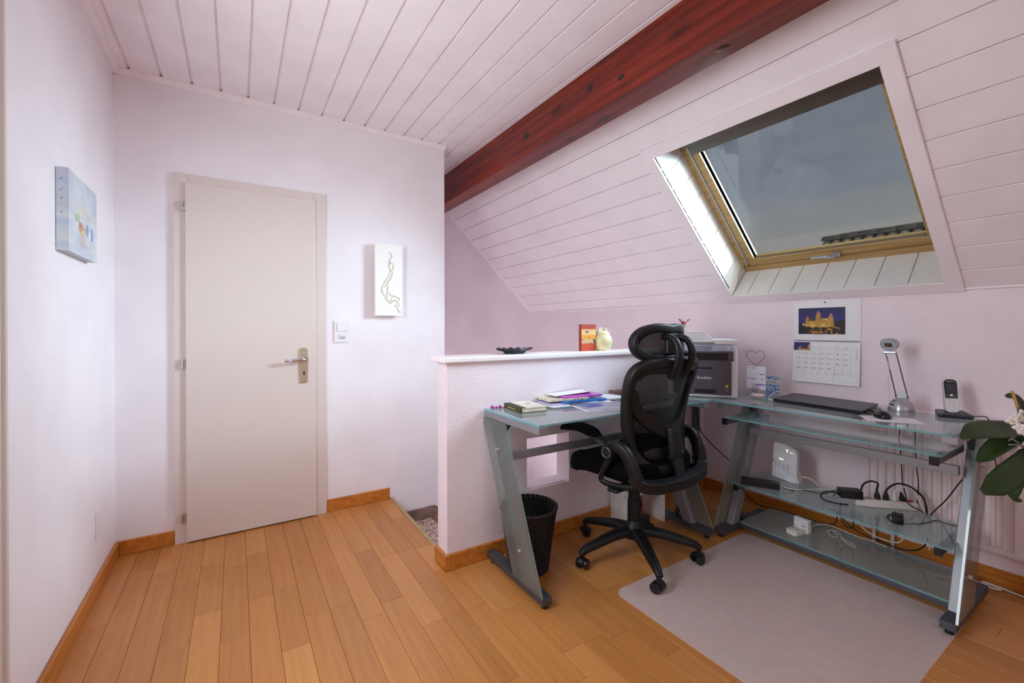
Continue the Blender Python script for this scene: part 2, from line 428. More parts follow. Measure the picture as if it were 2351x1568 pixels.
# ---- floor with parquet strips
fl = MB(); fl.box((XL-.1, YR, -.22), (XK+.1, PB, -.012)); fl.box((XL-.1, PB, -.22), (SE-.008, YD+.1, -.012))
floor = struct(fl.build('floor', plain('subfloor', (120, 78, 46), .6), smooth=False), 'strip parquet floor of warm beech coloured wood')
PW = .0975; um = MB().box((0, 0, 0), (1, 1, 1))
def unit_plank():
    g = .006
    vv = [(0, 0, 0), (1, 0, 0), (1, 1, 0), (0, 1, 0), (0, 0, .9), (1, 0, .9), (1, 1, .9), (0, 1, .9), (g*2, g*.4, 1), (1-g*2, g*.4, 1), (1-g*2, 1-g*.4, 1), (g*2, 1-g*.4, 1)]
    ff = [(3, 2, 1, 0), (0, 1, 5, 4), (1, 2, 6, 5), (2, 3, 7, 6), (3, 0, 4, 7), (4, 5, 9, 8), (5, 6, 10, 9), (6, 7, 11, 10), (7, 4, 8, 11), (8, 9, 10, 11)]
    me = bpy.data.meshes.new('plank'); me.from_pydata(vv, [], ff); me.materials.append(WOODF); return me
pm = unit_plank()
def in_view(x, y, z=0):
    d = Vector((x, y, z-EYE)); c = d.dot(fwd)
    if c < .2: return False
    u = d.dot(rgt)/c*997.18; v = d.dot(upv)/c*997.18
    return abs(u) < 1210 and -850 < v < 790
rest = MB(); npl = 0
ends = {0: 2.69, 1: 2.27, -1: 2.612, 2: 1.987, 3: 1.987, 4: 1.838, 6: 2.287, 7: 2.29}
k0 = int(math.floor((XL-.04)/PW))-1
for k in range(k0, 33):
    x0 = .043+(k-0)*PW; x1 = x0+PW
    if x1 < XL+.005 or x0 > XK-.005: continue
    rr = random.Random(k*17+5)
    far = YD if x1 <= SE+.03 else PF+.01
    x0c, x1c = max(x0, XL), min(x1, XK)
    y = ends.get(k, far-rr.uniform(.15, .55)); cuts = [far]
    while y > YR: cuts.append(y); y -= rr.choice((.42, .455, .455, .5, .62))
    cuts.append(YR)
    edge = far == YD and x1c > SE-.01; xw = x1c
    if edge: cuts = sorted(set([c_ for c_ in cuts if abs(c_-(PF+.02)) > .1]+[PF+.02]), reverse=True)
    for a, b in zip(cuts[1:], cuts[:-1]):
        if b-a < .02: continue
        x1c = SE-.01 if (edge and a > PF) else xw
        vis = any(in_view(px, py) for px in (x0c, x1c) for py in (a, (a+b)/2, b))
        if vis and npl < 300:
            o = bpy.data.objects.new('plank', pm); COL.objects.link(o); o.parent = floor
            o.matrix_basis = world_of(floor).inverted() @ Matrix.Translation((x0c+.0004, a+.0004, -.012)) @ Matrix.Diagonal((x1c-x0c-.0008, b-a-.0008, .012, 1))
            npl += 1
        else:
            rest.box((x0c+.0006, a+.0006, -.012), (x1c-.0006, b-.0006, 0))
if rest.v:
    o = rest.build('plank_field', WOODF, floor, smooth=False); o['kind'] = 'stuff'

# ---- walls
def wallbox(name, boxes, m, label):
    b = MB()
    for p, q in boxes: b.box(p, q)
    return struct(b.build(name, m, smooth=False), label)
wall_left = wallbox('wall_left', [((XL-.12, YR, -.02), (XL, YD+.12, 2.7))], WALLP, 'lilac papered side wall with the small boat painting')
wall_back = wallbox('wall_back', [((XL-.12, YD, -2.4), (XE, YD+.12, 2.72))], WALLP, 'lilac papered wall around the beige door')
wall_return = wallbox('wall_return', [((XE-.1, YD+.12, -2.4), (XE, YF+.1, 2.72))], WALLP, 'side of the stairwell recess')
wall_stair = wallbox('wall_stair', [((XE-.1, YF, -2.4), (XK+.2, YF+.12, 2.72))], WALLK, 'pink end wall of the stairwell under the slope')
wall_knee = wallbox('wall_knee', [((XK, YR, -2.4), (XK+.14, YF+.1, ZK+.02))], WALLK, 'low pink knee wall with coarse woven wallpaper behind the desk')
wall_rear = wallbox('wall_rear', [((XL-.12, YR-.12, -.02), (XK+.2, YR, 2.72))], WALLP, 'gable wall behind the viewer')
pp = MB()
pp.box((PX, PF, -.5), (HX0, PB, PZ)); pp.box((HX1, PF, -.5), (XK, PB, PZ))
pp.box((HX0, PF, -.5), (HX1, PB, HZ0)); pp.box((HX0, PF, HZ1), (HX1, PB, PZ))
pp.box((SE, PB-.02, -2.4), (XK, PB, -.4))
wall_parapet = struct(pp.build('wall_parapet', WALLK, smooth=False), 'low papered parapet wall beside the stairs with a small square opening')
struct(B((HX0, PF+.02, HZ0), (HX1, PB+.004, HZ0+.006)).build('ledge', PAINT, wall_parapet))
cap = struct(MB().box((PX-.03, PF-.028, PZ), (XK-.001, PB+.03, PZ+.03)).build('trim_1', CORN, bev=.008, seg=3), 'white painted capping board on top of the parapet')

# ---- flat ceiling: tongue and groove boards with recessed joints
ceil = MB(); ceil.box((XL-.1, YR, ZC+.012), (1.80, YF+.1, ZC+.13))
ceil = struct(ceil.build('ceiling', PAINT, smooth=False), 'flat ceiling of pink painted tongue and groove boards')
BP = .1352; x = -.473-BP
while x < 1.60:
    a, b = max(x+.0065, XL), min(x+BP-.0065, 1.74)
    if b-a > .02:
        far = YD if b <= XE else YF
        m = MB(); m.prism([(a, 0), (b, 0), (b, .012), (a, .012)], lambda u, v, w_: (u, w_, ZC+v), YR, far)
        o = m.build('ceiling_board', PAINT, ceil, smooth=False)
        m = MB(); m.box((b, YR, ZC+.007), (b+.005, far, ZC+.012)); m.build('board_tongue', PAINT, o, smooth=False)
    x += BP

# ---- sloped ceiling: boards around the roof window
sl = MB()
def sbox(m, s0, s1, y0, y1, d0, d1):
    c = S((s0+s1)/2, (y0+y1)/2, (d0+d1)/2); m.obox(c, SU, (0, 1, 0), -SN, (s1-s0)/2, abs(y1-y0)/2, (d1-d0)/2); return m
WS0, WS1, WY0, WY1 = .062, 1.205, .660, 1.745             # roof window opening: slope range, Y range
for a in ((-.2, WS0-.0118, YR, YF+.1), (WS1+.0118, 1.80, YR, YF+.1), (WS0-.0118, WS1+.0118, YR, WY0-.0118), (WS0-.0118, WS1+.0118, WY1+.0118, YF+.1)): sbox(sl, *a, .012, .258)
slope = struct(sl.build('ceiling_slope', PAINT, smooth=False), 'sloped ceiling of pink painted boards around the roof window')
SP = .1425; s = .118-SP
while s < 1.66:
    a, b = max(s+.0022, -.004), min(s+SP-.0022, 1.70)
    segs = [(YR, YF)] if a > WS1-.005 else ([(YR, WY0), (WY1, YF)] if (a >= WS0-.06 or b > WS0) else [(YR, YF)])
    if a < WS0 and b > WS0 and b < .2: segs = [(YR, WY0-.03), (WY1+.03, YF)]
    for y0, y1 in segs:
        m = MB(); sbox(m, a, b, y0, y1, 0, .012); m.build('slope_board', PAINT, slope, smooth=False, bev=.0016, seg=1)
    s += SP

# ---- roof beam
bm_ = MB(); bx0, bx1, bz0 = 1.586, 1.727, 2.324
bm_.box((bx0, YR, bz0), (bx1, YF, ZC+.01))
beam = struct(bm_.build('beam', BEAMW, bev=.005, seg=2), 'dark red brown stained roof beam along the ceiling edge')
kn = MB()
for y, z, r in ((3.42, 2.40, .018), (2.32, 2.44, .022), (1.72, 2.47, .016), (1.50, 2.42, .014)):
    kn.lathe([(0, .0012), (r*.5, .0012), (r, 0)], (0, 0, 0), 14, False)
    for i in range(len(kn.v)-42, len(kn.v)): p = kn.v[i]; kn.v[i] = Vector((bx0-.0004-p.z, y+p.x*1.6, z+p.y))
kn.build('knot', plain('knot_dark', (36, 12, 8), .4), beam)
kb = MB(); kb.lathe([(0, -.004), (.012, -.003), (.02, 0)], (0, 0, 0), 16, False)
for i in range(len(kb.v)): p = kb.v[i]; kb.v[i] = Vector((1.655+p.x, 1.02+p.y*1.5, bz0+p.z-.0005))
kb.build('knot', plain('knot_dark2', (70, 30, 20), .3), beam)

# ---- cornices and small trims
prof = [(0, 0), (-.030, 0), (-.030, -.006), (-.022, -.010), (-.012, -.018), (-.007, -.030), (0, -.030)]
m = MB(); m.prism(prof, lambda u, v, w_: (w_, YD+u, ZC+v), XL, XE+.005); struct(m.build('trim_2', CORN), 'white cornice moulding above the door wall')
m = MB(); m.prism(prof, lambda u, v, w_: (XL-u, w_, ZC+v), YR, YD); struct(m.build('trim_3', CORN), 'white cornice moulding above the left wall')
m = MB(); m.prism([(0, 0), (.02, 0), (.014, .012), (0, .016)], lambda u, v, w_: S(w_, YF-u, -v), -.01, 1.6); struct(m.build('trim_4', CORN), 'thin moulding where slope and stairwell end wall meet')
m = MB(); m.prism([(0, 0), (.012, 0), (.012, .006), (0, .012)], lambda u, v, w_: (XK-u, w_, ZK+.004-v), YR, .597); m.prism([(0, 0), (.012, 0), (.012, .006), (0, .012)], lambda u, v, w_: (XK-u, w_, ZK+.004-v), 1.81, YF)
struct(m.build('trim_5', PAINT), 'thin moulding between knee wall and slope')
m = MB(); m.cyl((XE, YF-.001, 1), (XE, YF-.001, 1.01), .002)
# ---- skirting boards
BH, BT = .078, .016
def skirt(name, boxes, label):
    m = MB()
    for p, q in boxes: m.box(p, q)
    return struct(m.build(name, SKIRT, bev=.003, seg=1), label)
skirt('baseboard_left', [((XL, YR, 0), (XL+BT, YD, BH))], 'amber wooden skirting along the left wall')
skirt('baseboard_back', [((XL+BT, YD-BT, 0), (-.289, YD, BH))], 'amber wooden skirting left of the door')
skirt('baseboard_back', [((.497, YD-BT, 0), (SE-.012, YD, BH))], 'wooden skirting between the door and the stairs')
skirt('baseboard_parapet', [((PX-BT, PF-BT, 0), (XK-BT, PF, BH)), ((PX-BT, PF, 0), (PX, PB+.01, BH))], 'wooden skirting around the foot of the parapet')
skirt('baseboard_knee', [((XK-BT, YR, 0), (XK, PF-BT, BH))], 'wooden skirting along the knee wall')

# ---- stairs
st = thing('staircase', 'terrazzo staircase going down behind the parapet, with brown stone skirting', 'staircase', (SE, PB, -2.4), kind='structure')
B((SE-.012, PB+.002, -.03), (SE+.012, YD, .004)).build('edge_strip', NOSE, st, bev=.002)
B((SE-.01, PB, -.22), (SE, YD, -.03)).build('riser', STONE, st)
for i in range(7):
    z = -.205-.185*i; xa = SE+.295*i
    B((xa, PB, z-.035), (xa+.30, YD, z)).build('tread', TERR, st, bev=.004)
    B((xa+.27, PB, z-.185), (xa+.285, YD, z-.035)).build('riser', TERR, st)
    sk = MB()
    sk.prism([(xa, z), (xa+.29, z), (xa+.29, z-.10), (xa+.30, z-.10), (xa+.30, z+.083), (xa, z+.083)] if i == 0 else [(xa, z), (xa+.30, z), (xa+.30, z+.083), (xa, z+.083)], lambda u, v, w_: (u, w_, v), YD-.012, YD)
    if xa+.3 < XE+.3: sk.build('stone_skirting', STONE, st, smooth=False)
    d = MB(); d.prism([(xa+.27, z+.083), (xa+.33, z+.083), (xa+.62, z-.10), (xa+.295, z-.185)], lambda u, v, w_: (u, w_, v), YD-.011, YD)
    if xa+.3 < XE: d.build('stone_skirting', STONE, st, smooth=False)

# ---- door
dr = thing('door_1', 'closed beige flush door in a beige frame with lever handle', None, (.1, YD, 0), kind='structure')
fx0, fx1, fz = -.289, .497, 2.072; lx0, lx1, lz = -.236, .434, 2.018
m = MB(); m.box((fx0, YD-.022, 0), (lx0+.012, YD, fz)); m.build('frame_jamb', DOORP, dr, bev=.002)
m = MB(); m.box((lx1-.012, YD-.022, 0), (fx1, YD, fz)); m.build('frame_jamb', DOORP, dr, bev=.002)
m = MB(); m.box((lx0+.012, YD-.022, lz-.012), (lx1-.012, YD, fz)); m.build('frame_head', DOORP, dr, bev=.002)
leaf = B((lx0, YD-.040, .008), (lx1, YD-.0225, lz)).build('door_leaf', DOORP, dr, bev=.003)
for z in (1.885, 1.005, .145):
    h = MB(); h.cyl((lx0-.012, YD-.036, z-.026), (lx0-.012, YD-.036, z-.002), .009, n=14); h.cyl((lx0-.012, YD-.036, z+.002), (lx0-.012, YD-.036, z+.026), .009, n=14)
    h.box((lx0-.004, YD-.04, z-.02), (lx0+.002, YD-.03, z+.02)); h.build('hinge', CHROME, dr)
yq = YD-.040
BRASS = plain('nickel_plate', (206, 190, 164), .32, .75, var=.02)
pl = MB(); pl.prism([(.338, .864), (.348, .858), (.376, .858), (.383, .866), (.386, 1.0), (.383, 1.072), (.376, 1.080), (.344, 1.080), (.336, 1.072), (.334, .99)], lambda u, v, w_: (u, w_, v), yq-.008, yq)
plate = pl.build('handle_plate', BRASS, leaf, bev=.002)
lv = MB(); lv.cyl((.362, yq, 1.008), (.362, yq-.048, 1.008), .011, n=16); lv.cyl((.362, yq-.008, 1.008), (.362, yq-.014, 1.008), .017, n=20)
lv.tube(spl([(.362, yq-.048, 1.008), (.34, yq-.055, 1.008), (.30, yq-.056, 1.006), (.25, yq-.054, 1.004)], 5), .0085, 10)
lever = lv.build('lever', CHROME, leaf)
kh = MB(); kh.cyl((.362, yq-.0085, .928), (.362, yq-.0075, .928), .0055, n=12); kh.box((.3585, yq-.0085, .908), (.3655, yq-.0075, .926)); kh.build('keyhole', BLACKP, leaf)
sc_ = MB()
for a, b in ((.349, 1.071), (.373, 1.071), (.362, .869)): sc_.lathe([(0, 0), (.004, 0), (.004, .0016), (0, .0022)], (0, 0, 0), 10, False); \
    [sc_.v.__setitem__(i, Vector((a+sc_.v[i].x, yq-.008-sc_.v[i].z, b+sc_.v[i].y))) for i in range(len(sc_.v)-40, len(sc_.v))]
sc_.build('screw', CHROME, leaf)
band = MB().cyl((.272, yq-.055, 1.005), (.287, yq-.0555, 1.0055), .011, n=14); band.build('rubber_ring', plain('lilac_rubber', (214, 206, 232), .4), leaf)

# ---- casing at the near end of the left wall
cs_ = MB(); cs_.box((XL, 1.40, 0), (XL+.026, 1.664, 2.54)); cs_.box((XL, 1.664, 0), (XL+.034, 1.678, 2.545))
struct(cs_.build('trim_6', DOORP, bev=.002), 'beige vertical door casing at the edge of the left wall')

# ---- roof window
wn = thing('window_1', 'pine roof window in the slope with white boarded reveals', None, S(WS0, 1.2, 0), kind='structure')
def Sp(fn_poly, d0, d1): 
    m = MB(); m.prism(fn_poly, lambda u, v, w_: S(u, v, w_), d0, d1); return m
c0_, c1_, e0_, e1_ = WS0-.0022, WS1+.0022, WY0-.0022, WY1+.0022
o0, o1, q0, q1 = -.004, 1.278, .598, 1.808
for poly in ([(o0, q0), (o0, q1), (c0_, e1_), (c0_, e0_)], [(o1, q0), (o1, q1), (c1_, e1_), (c1_, e0_)], [(o0, q0), (o1, q0), (c1_, e0_), (c0_, e0_)], [(o0, q1), (o1, q1), (c1_, e1_), (c0_, e1_)]):
    Sp(poly, -.016, .002).build('casing_board', PAINT, wn, smooth=False, bev=.0012, seg=1)
# reveal boards
D1 = .25
k = WS0
while k < WS1-.002:
    a, b = k, min(k+.1415, WS1)
    sbox(MB(), a+.001, b-.001, WY1-.0, WY1+.012, -.0150, D1).build('reveal_board', REVEAL, wn, smooth=False, bev=.001, seg=1)
    sbox(MB(), a+.001, b-.001, WY0-.012, WY0, -.0150, D1).build('reveal_board', REVEAL, wn, smooth=False, bev=.001, seg=1)
    k += .1425
k = WY0
while k < WY1-.002:
    a, b = k, min(k+.140, WY1)
    sbox(MB(), WS0-.012, WS0, a+.0018, b-.0018, -.0150, D1).build('reveal_board', REVEAL, wn, smooth=False, bev=.0012, seg=1)
    sbox(MB(), WS1, WS1+.012, a+.001, b-.001, -.0150, D1).build('reveal_board', REVEAL, wn, smooth=False, bev=.0012, seg=1)
    k += .1405
def ring(s0, s1, y0, y1, wd, d0, d1, name, mt, par, wtop=None):
    wt = wtop or wd; o = None
    for a in ((s0, s0+wd, y0, y1), (s1-wt, s1, y0, y1), (s0+wd, s1-wt, y0, y0+wd), (s0+wd, s1-wt, y1-wd, y1)):
        o = sbox(MB(), *a, d0, d1).build(name, mt, par, bev=.003, seg=2)
    return o
ring(WS0-.03, WS1+.05, WY0-.03, WY1+.03, .066, D1-.006, D1+.075, 'outer_frame', PINE, wn)
ring(WS0+.04, WS1-.03, WY0+.042, WY1-.042, .050, D1+.004, D1+.065, 'sash', PINE, wn)
ring(WS0+.086, WS1-.075, WY0+.088, WY1-.088, .004, D1+.016, D1+.05, 'glazing_bead', SILVER, wn)
for y in (WY0+.038, WY1-.038):
    sbox(MB(), WS0+.06, WS1-.03, y-.007, y+.007, D1-.004, D1+.03).build('side_rail', SILVER, wn, bev=.002)
sbox(MB(), WS0+.088, WS1-.08, WY0+.09, WY1-.09, D1+.040, D1+.046).build('pane', PANE, wn, smooth=False)
BLIND = plain('blind_brown', (84, 76, 64), .4)
bb = MB(); sbox(bb, WS1-.165, WS1-.10, WY0+.06, WY1-.06, D1-.03, D1+.03); sbox(bb, WS1-.10, WS1-.01, WY0+.04, WY1-.04, D1-.05, D1+.03)
bb.build('blind_box', BLIND, wn, bev=.006)
hd = MB(); hb = S(WS0+.062, 1.165, D1-.012)
hd.obox(hb, SU, (0, 1, 0), SN, .010, .022, .010); hd.tube(spl([hb+SN*.008, hb+SN*.028+Vector((0, .012, 0)), hb+SN*.034+SU*.016+Vector((0, .05, 0)), hb+SN*.032+SU*.018+Vector((0, .12, 0))], 6), .008, 10)
hd.build('window_handle', SILVER, wn)
m = MB()
for z in (1.0,): m.cyl(S(WS0+.05, WY1-.018, D1-.014), S(WS0+.05, WY1-.018, D1-.010), .005, n=10)
m.build('screw', STEELD, wn)

# ---- neighbouring roof outside
nr = thing('neighbour_house', 'neighbouring house roof ridge with weathered clay tiles seen through the roof window', 'house', (12.6, 1.0, -3))
RT = streakwood('weathered_tile', (62, 58, 48), (104, 96, 80), (140, 130, 108), 1, .8, 0, False, 8)
RT2 = plain('tile_pale', (168, 150, 128), .8, var=.2, scale=6)
RW = plain('render_wall', (188, 180, 166), .9)
RZ = 3.42
B((10.6, -7, -3), (14.6, 4.95, 1.2)).build('wall', RW, nr, smooth=False)
m = MB(); m.prism([(10.2, 1.35), (12.6, RZ-.06), (15.0, 1.35), (15.0, 1.2), (12.6, RZ-.22), (10.2, 1.2)], lambda u, v, w_: (u, w_, v), -7.2, 5.06); m.build('roof_slab', RT, nr, smooth=False)
rt = MB(); n_ = 10
for i in range(n_+1):
    a = math.pi*i/n_; rt.v += [Vector((.15*math.cos(a), 0, .13*math.sin(a))), Vector((.13*math.cos(a), .40, .115*math.sin(a)))]
rt.f = [(2*i, 2*i+1, 2*i+3, 2*i+2) for i in range(n_)]; rt.mi = [0]*n_
first = None; y = 5.02; j = 0
while y > -3:
    if first is None:
        first = rt.build('ridge_tile', RT, nr, local=True, solid=.03); o = first
    else:
        o = first.copy(); COL.objects.link(o)
    o.location = (0, y-.36-1.0, RZ+3.0-.05+random.uniform(-.012, .012)); o.rotation_euler = (R(2), 0, random.uniform(-.03, .03)); y -= .355; j += 1
ct = MB(); 
for i in range(7):
    a = math.pi*i/6; ct.v += [Vector((0, -.085*math.cos(a), .06*math.sin(a))), Vector((-.36, -.075*math.cos(a), .06*math.sin(a)-.27))]
ct.f = [(2*i, 2*i+1, 2*i+3, 2*i+2) for i in range(6)]; ct.mi = [0]*6
first = None
for row in range(4):
    y = 4.94
    while y > -2.8 and row < 4:
        if first is None: first = ct.build('clay_tile', RT2, nr, local=True, solid=.02); o = first
        else: o = first.copy(); COL.objects.link(o)
        o.location = (-.10-.33*row, y-1.0, RZ+3-.10-.243*row+random.uniform(-.008, .008)); y -= .215
# ================================================================== DESKS
GZ = .785                                                  # top of the glass
def slab(x0, x1, y0, y1, z0, z1, name, parent, mats=(GLASSTOP, GLASSEDGE)):
    m = MB(); m.m = 1; a, b = (x0, y0, z0), (x1, y1, z1)
    c = [(x0, y0), (x1, y0), (x1, y1), (x0, y1)]
    m.add([(*p, z0) for p in c]+[(*p, z1) for p in c], [(i, (i+1) % 4, 4+(i+1) % 4, 4+i) for i in range(4)])
    m.m = 0; m.add([(*p, z1) for p in c], [(0, 1, 2, 3)]); m.add([(*p, z0) for p in c], [(3, 2, 1, 0)])
    return m.build(name, list(mats), parent, smooth=False)
def desk_side(root, F, w_in, first):
    """one Z shaped side: F(t, w, z) -> world; t runs from the front edge backwards, w sideways (0 outer face, + inwards)"""
    f = MB(); f.prism([(-.025, .02), (.46, .02), (.46, .052), (-.025, .052)], lambda u, v, w_: F(u, w_, v), 0, .05); f.build('foot_bar', STEELD, root, bev=.003)
    for t in (.0, .43):
        g = MB(); g.cyl(F(t, .025, .0), F(t, .025, .022), .014, n=14); g.build('glide', BLACKP, root)
    rl = MB(); rl.prism([(0, .742), (.485, .742), (.485, .774), (0, .774)], lambda u, v, w_: F(u, w_, v), 0, .05); rail = rl.build('top_rail', STEEL, root, bev=.002)
    tb = MB(); tb.prism([(.075, .052), (.145, .052), (.445, .742), (.375, .742)], lambda u, v, w_: F(u, w_, v), .008, .048); tube_ = tb.build('leg_tube', STEEL, root, bev=.004)
    gp = MB(); gp.m = 0
    pan = [(-.025, .054), (.205, .054), (.515, .740), (.275, .740)]
    pan = [(-.022, .054), (.205, .054), (.50, .740), (.275, .740)]
    gp.prism(pan, lambda u, v, w_: F(u, w_, v), -.004, .004)
    gp.mi = [0, 0, 1, 1, 1, 1]; gp.build('leg_glass', [FROST, FROSTEDGE], root, smooth=False)
    for u, v in ((.345, .604), (.155, .183)):
        b_ = MB(); b_.cyl(F(u, -.010, v), F(u, .002, v), .009, .012, 16); b_.build('bolt', CHROME, root)
    st_ = MB(); st_.prism([(.20, .052), (.228, .052), (.175, .150), (.155, .150)], lambda u, v, w_: F(u, w_, v), .016, .040); st_.build('brace', STEELD, root, bev=.002)
    st_ = MB(); st_.prism([(.27, .742), (.31, .742), (.372, .66), (.366, .64)], lambda u, v, w_: F(u, w_, v), .016, .040); st_.build('brace', STEELD, root, bev=.002)
    for u in (.12, .36):
        b_ = MB(); b_.cyl(F(u, -.002, .758), F(u, .002, .758), .006, n=12); b_.build('screw', CHROME, rail)
# desk along the parapet
A0, A1, AF = 1.09, 2.30, 1.500
d1 = thing('computer_desk', 'glass topped steel desk along the parapet, with books and folders on it', 'desk', ((A0+A1)/2, 1.74, 0), group='glass desks')
desk_side(d1, lambda t, w_, z: Vector((A0+w_, AF+t, z)), 1, True)
desk_side(d1, lambda t, w_, z: Vector((A1-w_, AF+t, z)), 1, False)
slab(A0, A1, AF, 1.985, .776, GZ, 'glass_top', d1)
B((A0+.045, 1.775, .558), (A1-.045, 1.80, .594)).build('cross_bar', STEEL, d1, bev=.002)
# desk along the knee wall
C0, C1, CF = .500, 1.490, 2.325
d2 = thing('computer_desk', 'glass desk with keyboard tray and shelves in front of the radiator, laptop on top', 'desk', (2.57, (C0+C1)/2, 0), group='glass desks')
desk_side(d2, lambda t, w_, z: Vector((CF+.035+t, C1-w_, z)), 1, True)
desk_side(d2, lambda t, w_, z: Vector((CF+.035+t, C0-.01+w_, z)), 1, False)
slab(CF, 2.825, C0, C1, .776, GZ, 'glass_top', d2)
tray = slab(2.345, 2.66, C0+.035, C1-.055, .688, .696, 'keyboard_tray', d2)
for y, s_ in ((C0+.055, 1), (C1-.06, -1)):
    m = MB(); m.box((2.34, y-.012, .655), (2.70, y+.012, .686)); rl = m.build('tray_slide', STEELD, tray, bev=.002)
    B((2.334, y-.015, .652), (2.342, y+.015, .688)).build('end_cap', BLACKP, tray, bev=.002)
B((2.60, C0+.04, .566), (2.625, C1-.05, .606)).build('cross_bar', STEEL, d2, bev=.002)
ms_ = slab(2.435, 2.80, C0+.03, C1-.04, .294, .302, 'middle_shelf', d2, (GLASSTOP, GLASSEDGE))
for y in (C0+.065, C1-.065):
    m = MB(); m.box((2.44, y-.01, .262), (2.79, y+.01, .292)); m.build('shelf_bracket', STEELD, ms_, bev=.002)
    B((2.434, y-.013, .260), (2.441, y+.013, .293)).build('end_cap', BLACKP, ms_, bev=.002)
bs_ = slab(2.50, 2.86, C0+.045, C1-.055, .054, .062, 'bottom_shelf', d2)
for x in (2.50, 2.84): B((x, C0+.045, .030), (x+.02, C1-.055, .054)).build('shelf_rail', STEELD, bs_, bev=.002)
dc = thing('corner_glass', 'square glass corner panel joining the two desks under the printer', 'desk panel', (2.58, 1.74, .742))
slab(A1+.004, 2.86, C1+.004, 1.985, .7765, GZ+.0005, 'glass_panel', dc)
B((A1+.01, 1.93, .745), (2.84, 1.97, .7765)).build('support_bar', STEELD, dc, bev=.002)
B((2.80, C1+.01, .745), (2.84, 1.93, .7765)).build('support_bar', STEELD, dc, bev=.002)
# a leg post carries the corner
B((2.79, 1.92, 0), (2.83, 1.96, .745)).build('post', STEELD, dc, bev=.002)

# ================================================================== CHAIR MAT
cm = []
def rr_poly(x0, x1, y0, y1, r, n=6):
    P = []
    for cx, cy, a0 in ((x1-r, y1-r, 0), (x0+r, y1-r, 90), (x0+r, y0+r, 180), (x1-r, y0+r, 270)):
        P += [(cx+r*math.cos(R(a0+90*i/n)), cy+r*math.sin(R(a0+90*i/n))) for i in range(n+1)]
    return P
m = MB(); m.prism(rr_poly(1.445, 2.52, .497, 1.417, .055), lambda u, v, w_: (u, v, w_), .0004, .0016)
tag(m.build('chair_mat', MATC, smooth=False), 'frosted clear vinyl chair mat on the parquet in front of the desk', 'chair mat')

# ================================================================== OFFICE CHAIR
ch = thing('office_chair', 'black mesh office chair with headrest and flip-up armrests', 'chair', (1.765, 1.582, 0), R(4.7))
L_ = dict(local=True)
hub = MB(); hub.lathe([(0, .105), (.05, .105), (.056, .125), (.050, .165), (.036, .185), (.032, .20)], n=24); hub.lathe([(.032, .19), (.034, .20), (.034, .30), (.030, .305), (.030, .395), (.026, .40), (.026, .455)], n=24)
hub.build('gas_column', CHAIRB, ch, **L_)
cast0 = None
for a in (95.8, 165.4, 237.3, 310.4, 23.5):
    d = Vector((math.cos(R(a)), math.sin(R(a)), 0)); sd = Vector((-d.y, d.x, 0))
    lg = MB(); pts = spl([d*.03+Vector((0, 0, .142)), d*.12+Vector((0, 0, .135)), d*.23+Vector((0, 0, .112)), d*.295+Vector((0, 0, .095)), d*.325+Vector((0, 0, .075))], 4)
    sc = [(1.35-.75*i/(len(pts)-1), 1.25-.55*i/(len(pts)-1)) for i in range(len(pts))]
    pr = [(.026*math.cos(t)*abs(math.cos(t))**-.25 if abs(math.cos(t)) > .01 else 0, .021*math.sin(t)*(abs(math.sin(t))**-.25 if abs(math.sin(t)) > .01 else 1)) for t in [2*math.pi*i/14 for i in range(14)]]
    lg.sweep(pts, pr, (0, 0, 1), sc); leg = lg.build('base_leg', CHAIRB, ch, **L_)
    c = d*.318; ta = R(a+35); wd = Vector((math.cos(ta), math.sin(ta), 0)); ww = Vector((-wd.y, wd.x, 0))
    fk = MB(); fk.cyl(c+Vector((0, 0, .05)), c+Vector((0, 0, .082)), .011, n=12)
    hood = [(-.030, .030), (-.028, .046), (-.016, .058), (.004, .060), (.020, .052), (.028, .040), (.012, .034), (-.004, .020)]
    fk.prism(hood, lambda u, v, w_: c+wd*(u*-1)+ww*w_+Vector((0, 0, v)), -.014, .014); fk.build('caster_fork', BLACKP, leg, **L_, bev=.003)
    for s_ in (-1, 1):
        wh = MB(); p = c-wd*.008+Vector((0, 0, .0262)); wh.cyl(p+ww*s_*.012, p+ww*s_*.030, .0262, .0235, 20); wh.build('caster_wheel', BLACKP, leg, **L_, bev=.003)
# seat
se = MB(); nr_ = 40; rings = []
def seat_pt(k, sc, z):
    t = 2*math.pi*k/nr_; cx, cy = math.cos(t), math.sin(t)
    x = .252*math.copysign(abs(cx)**.42, cx)*sc; y = .258*math.copysign(abs(cy)**.45, cy)*sc+.032
    zz = z-.055*max(0, (y-.08)/.2)**2+.012*(x/.25)**2
    return Vector((x, y, zz))
prof = [(.02, .452), (.70, .452), (.90, .456), (.985, .475), (1, .50), (.99, .535), (.95, .556), (.85, .563), (.5, .556), (.02, .553)]
for sc, z in prof: se.v += [seat_pt(k, sc, z) for k in range(nr_)]
for j in range(len(prof)-1): se.f += [(j*nr_+k, j*nr_+(k+1) % nr_, (j+1)*nr_+(k+1) % nr_, (j+1)*nr_+k) for k in range(nr_)]
se.f += [tuple(range(nr_-1, -1, -1)), tuple(range((len(prof)-1)*nr_, len(prof)*nr_))]; se.mi = [0]*len(se.f)
se.build('seat', FABRIC, ch, **L_, angle=60)
pn = MB(); pn.box((-.12, -.14, .425), (.12, .12, .455)); pn.box((-.30, -.13, .432), (.30, -.07, .452)); pn.build('seat_plate', CHAIRB, ch, **L_, bev=.01)
lv = MB(); lv.tube([(.10, -.02, .432), (.24, -.05, .428), (.28, -.06, .424)], .006, 8); lv.ball((.285, -.062, .424), .014, 10, (1, 1.3, .7)); lv.build('height_lever', STEELD, ch, **L_)
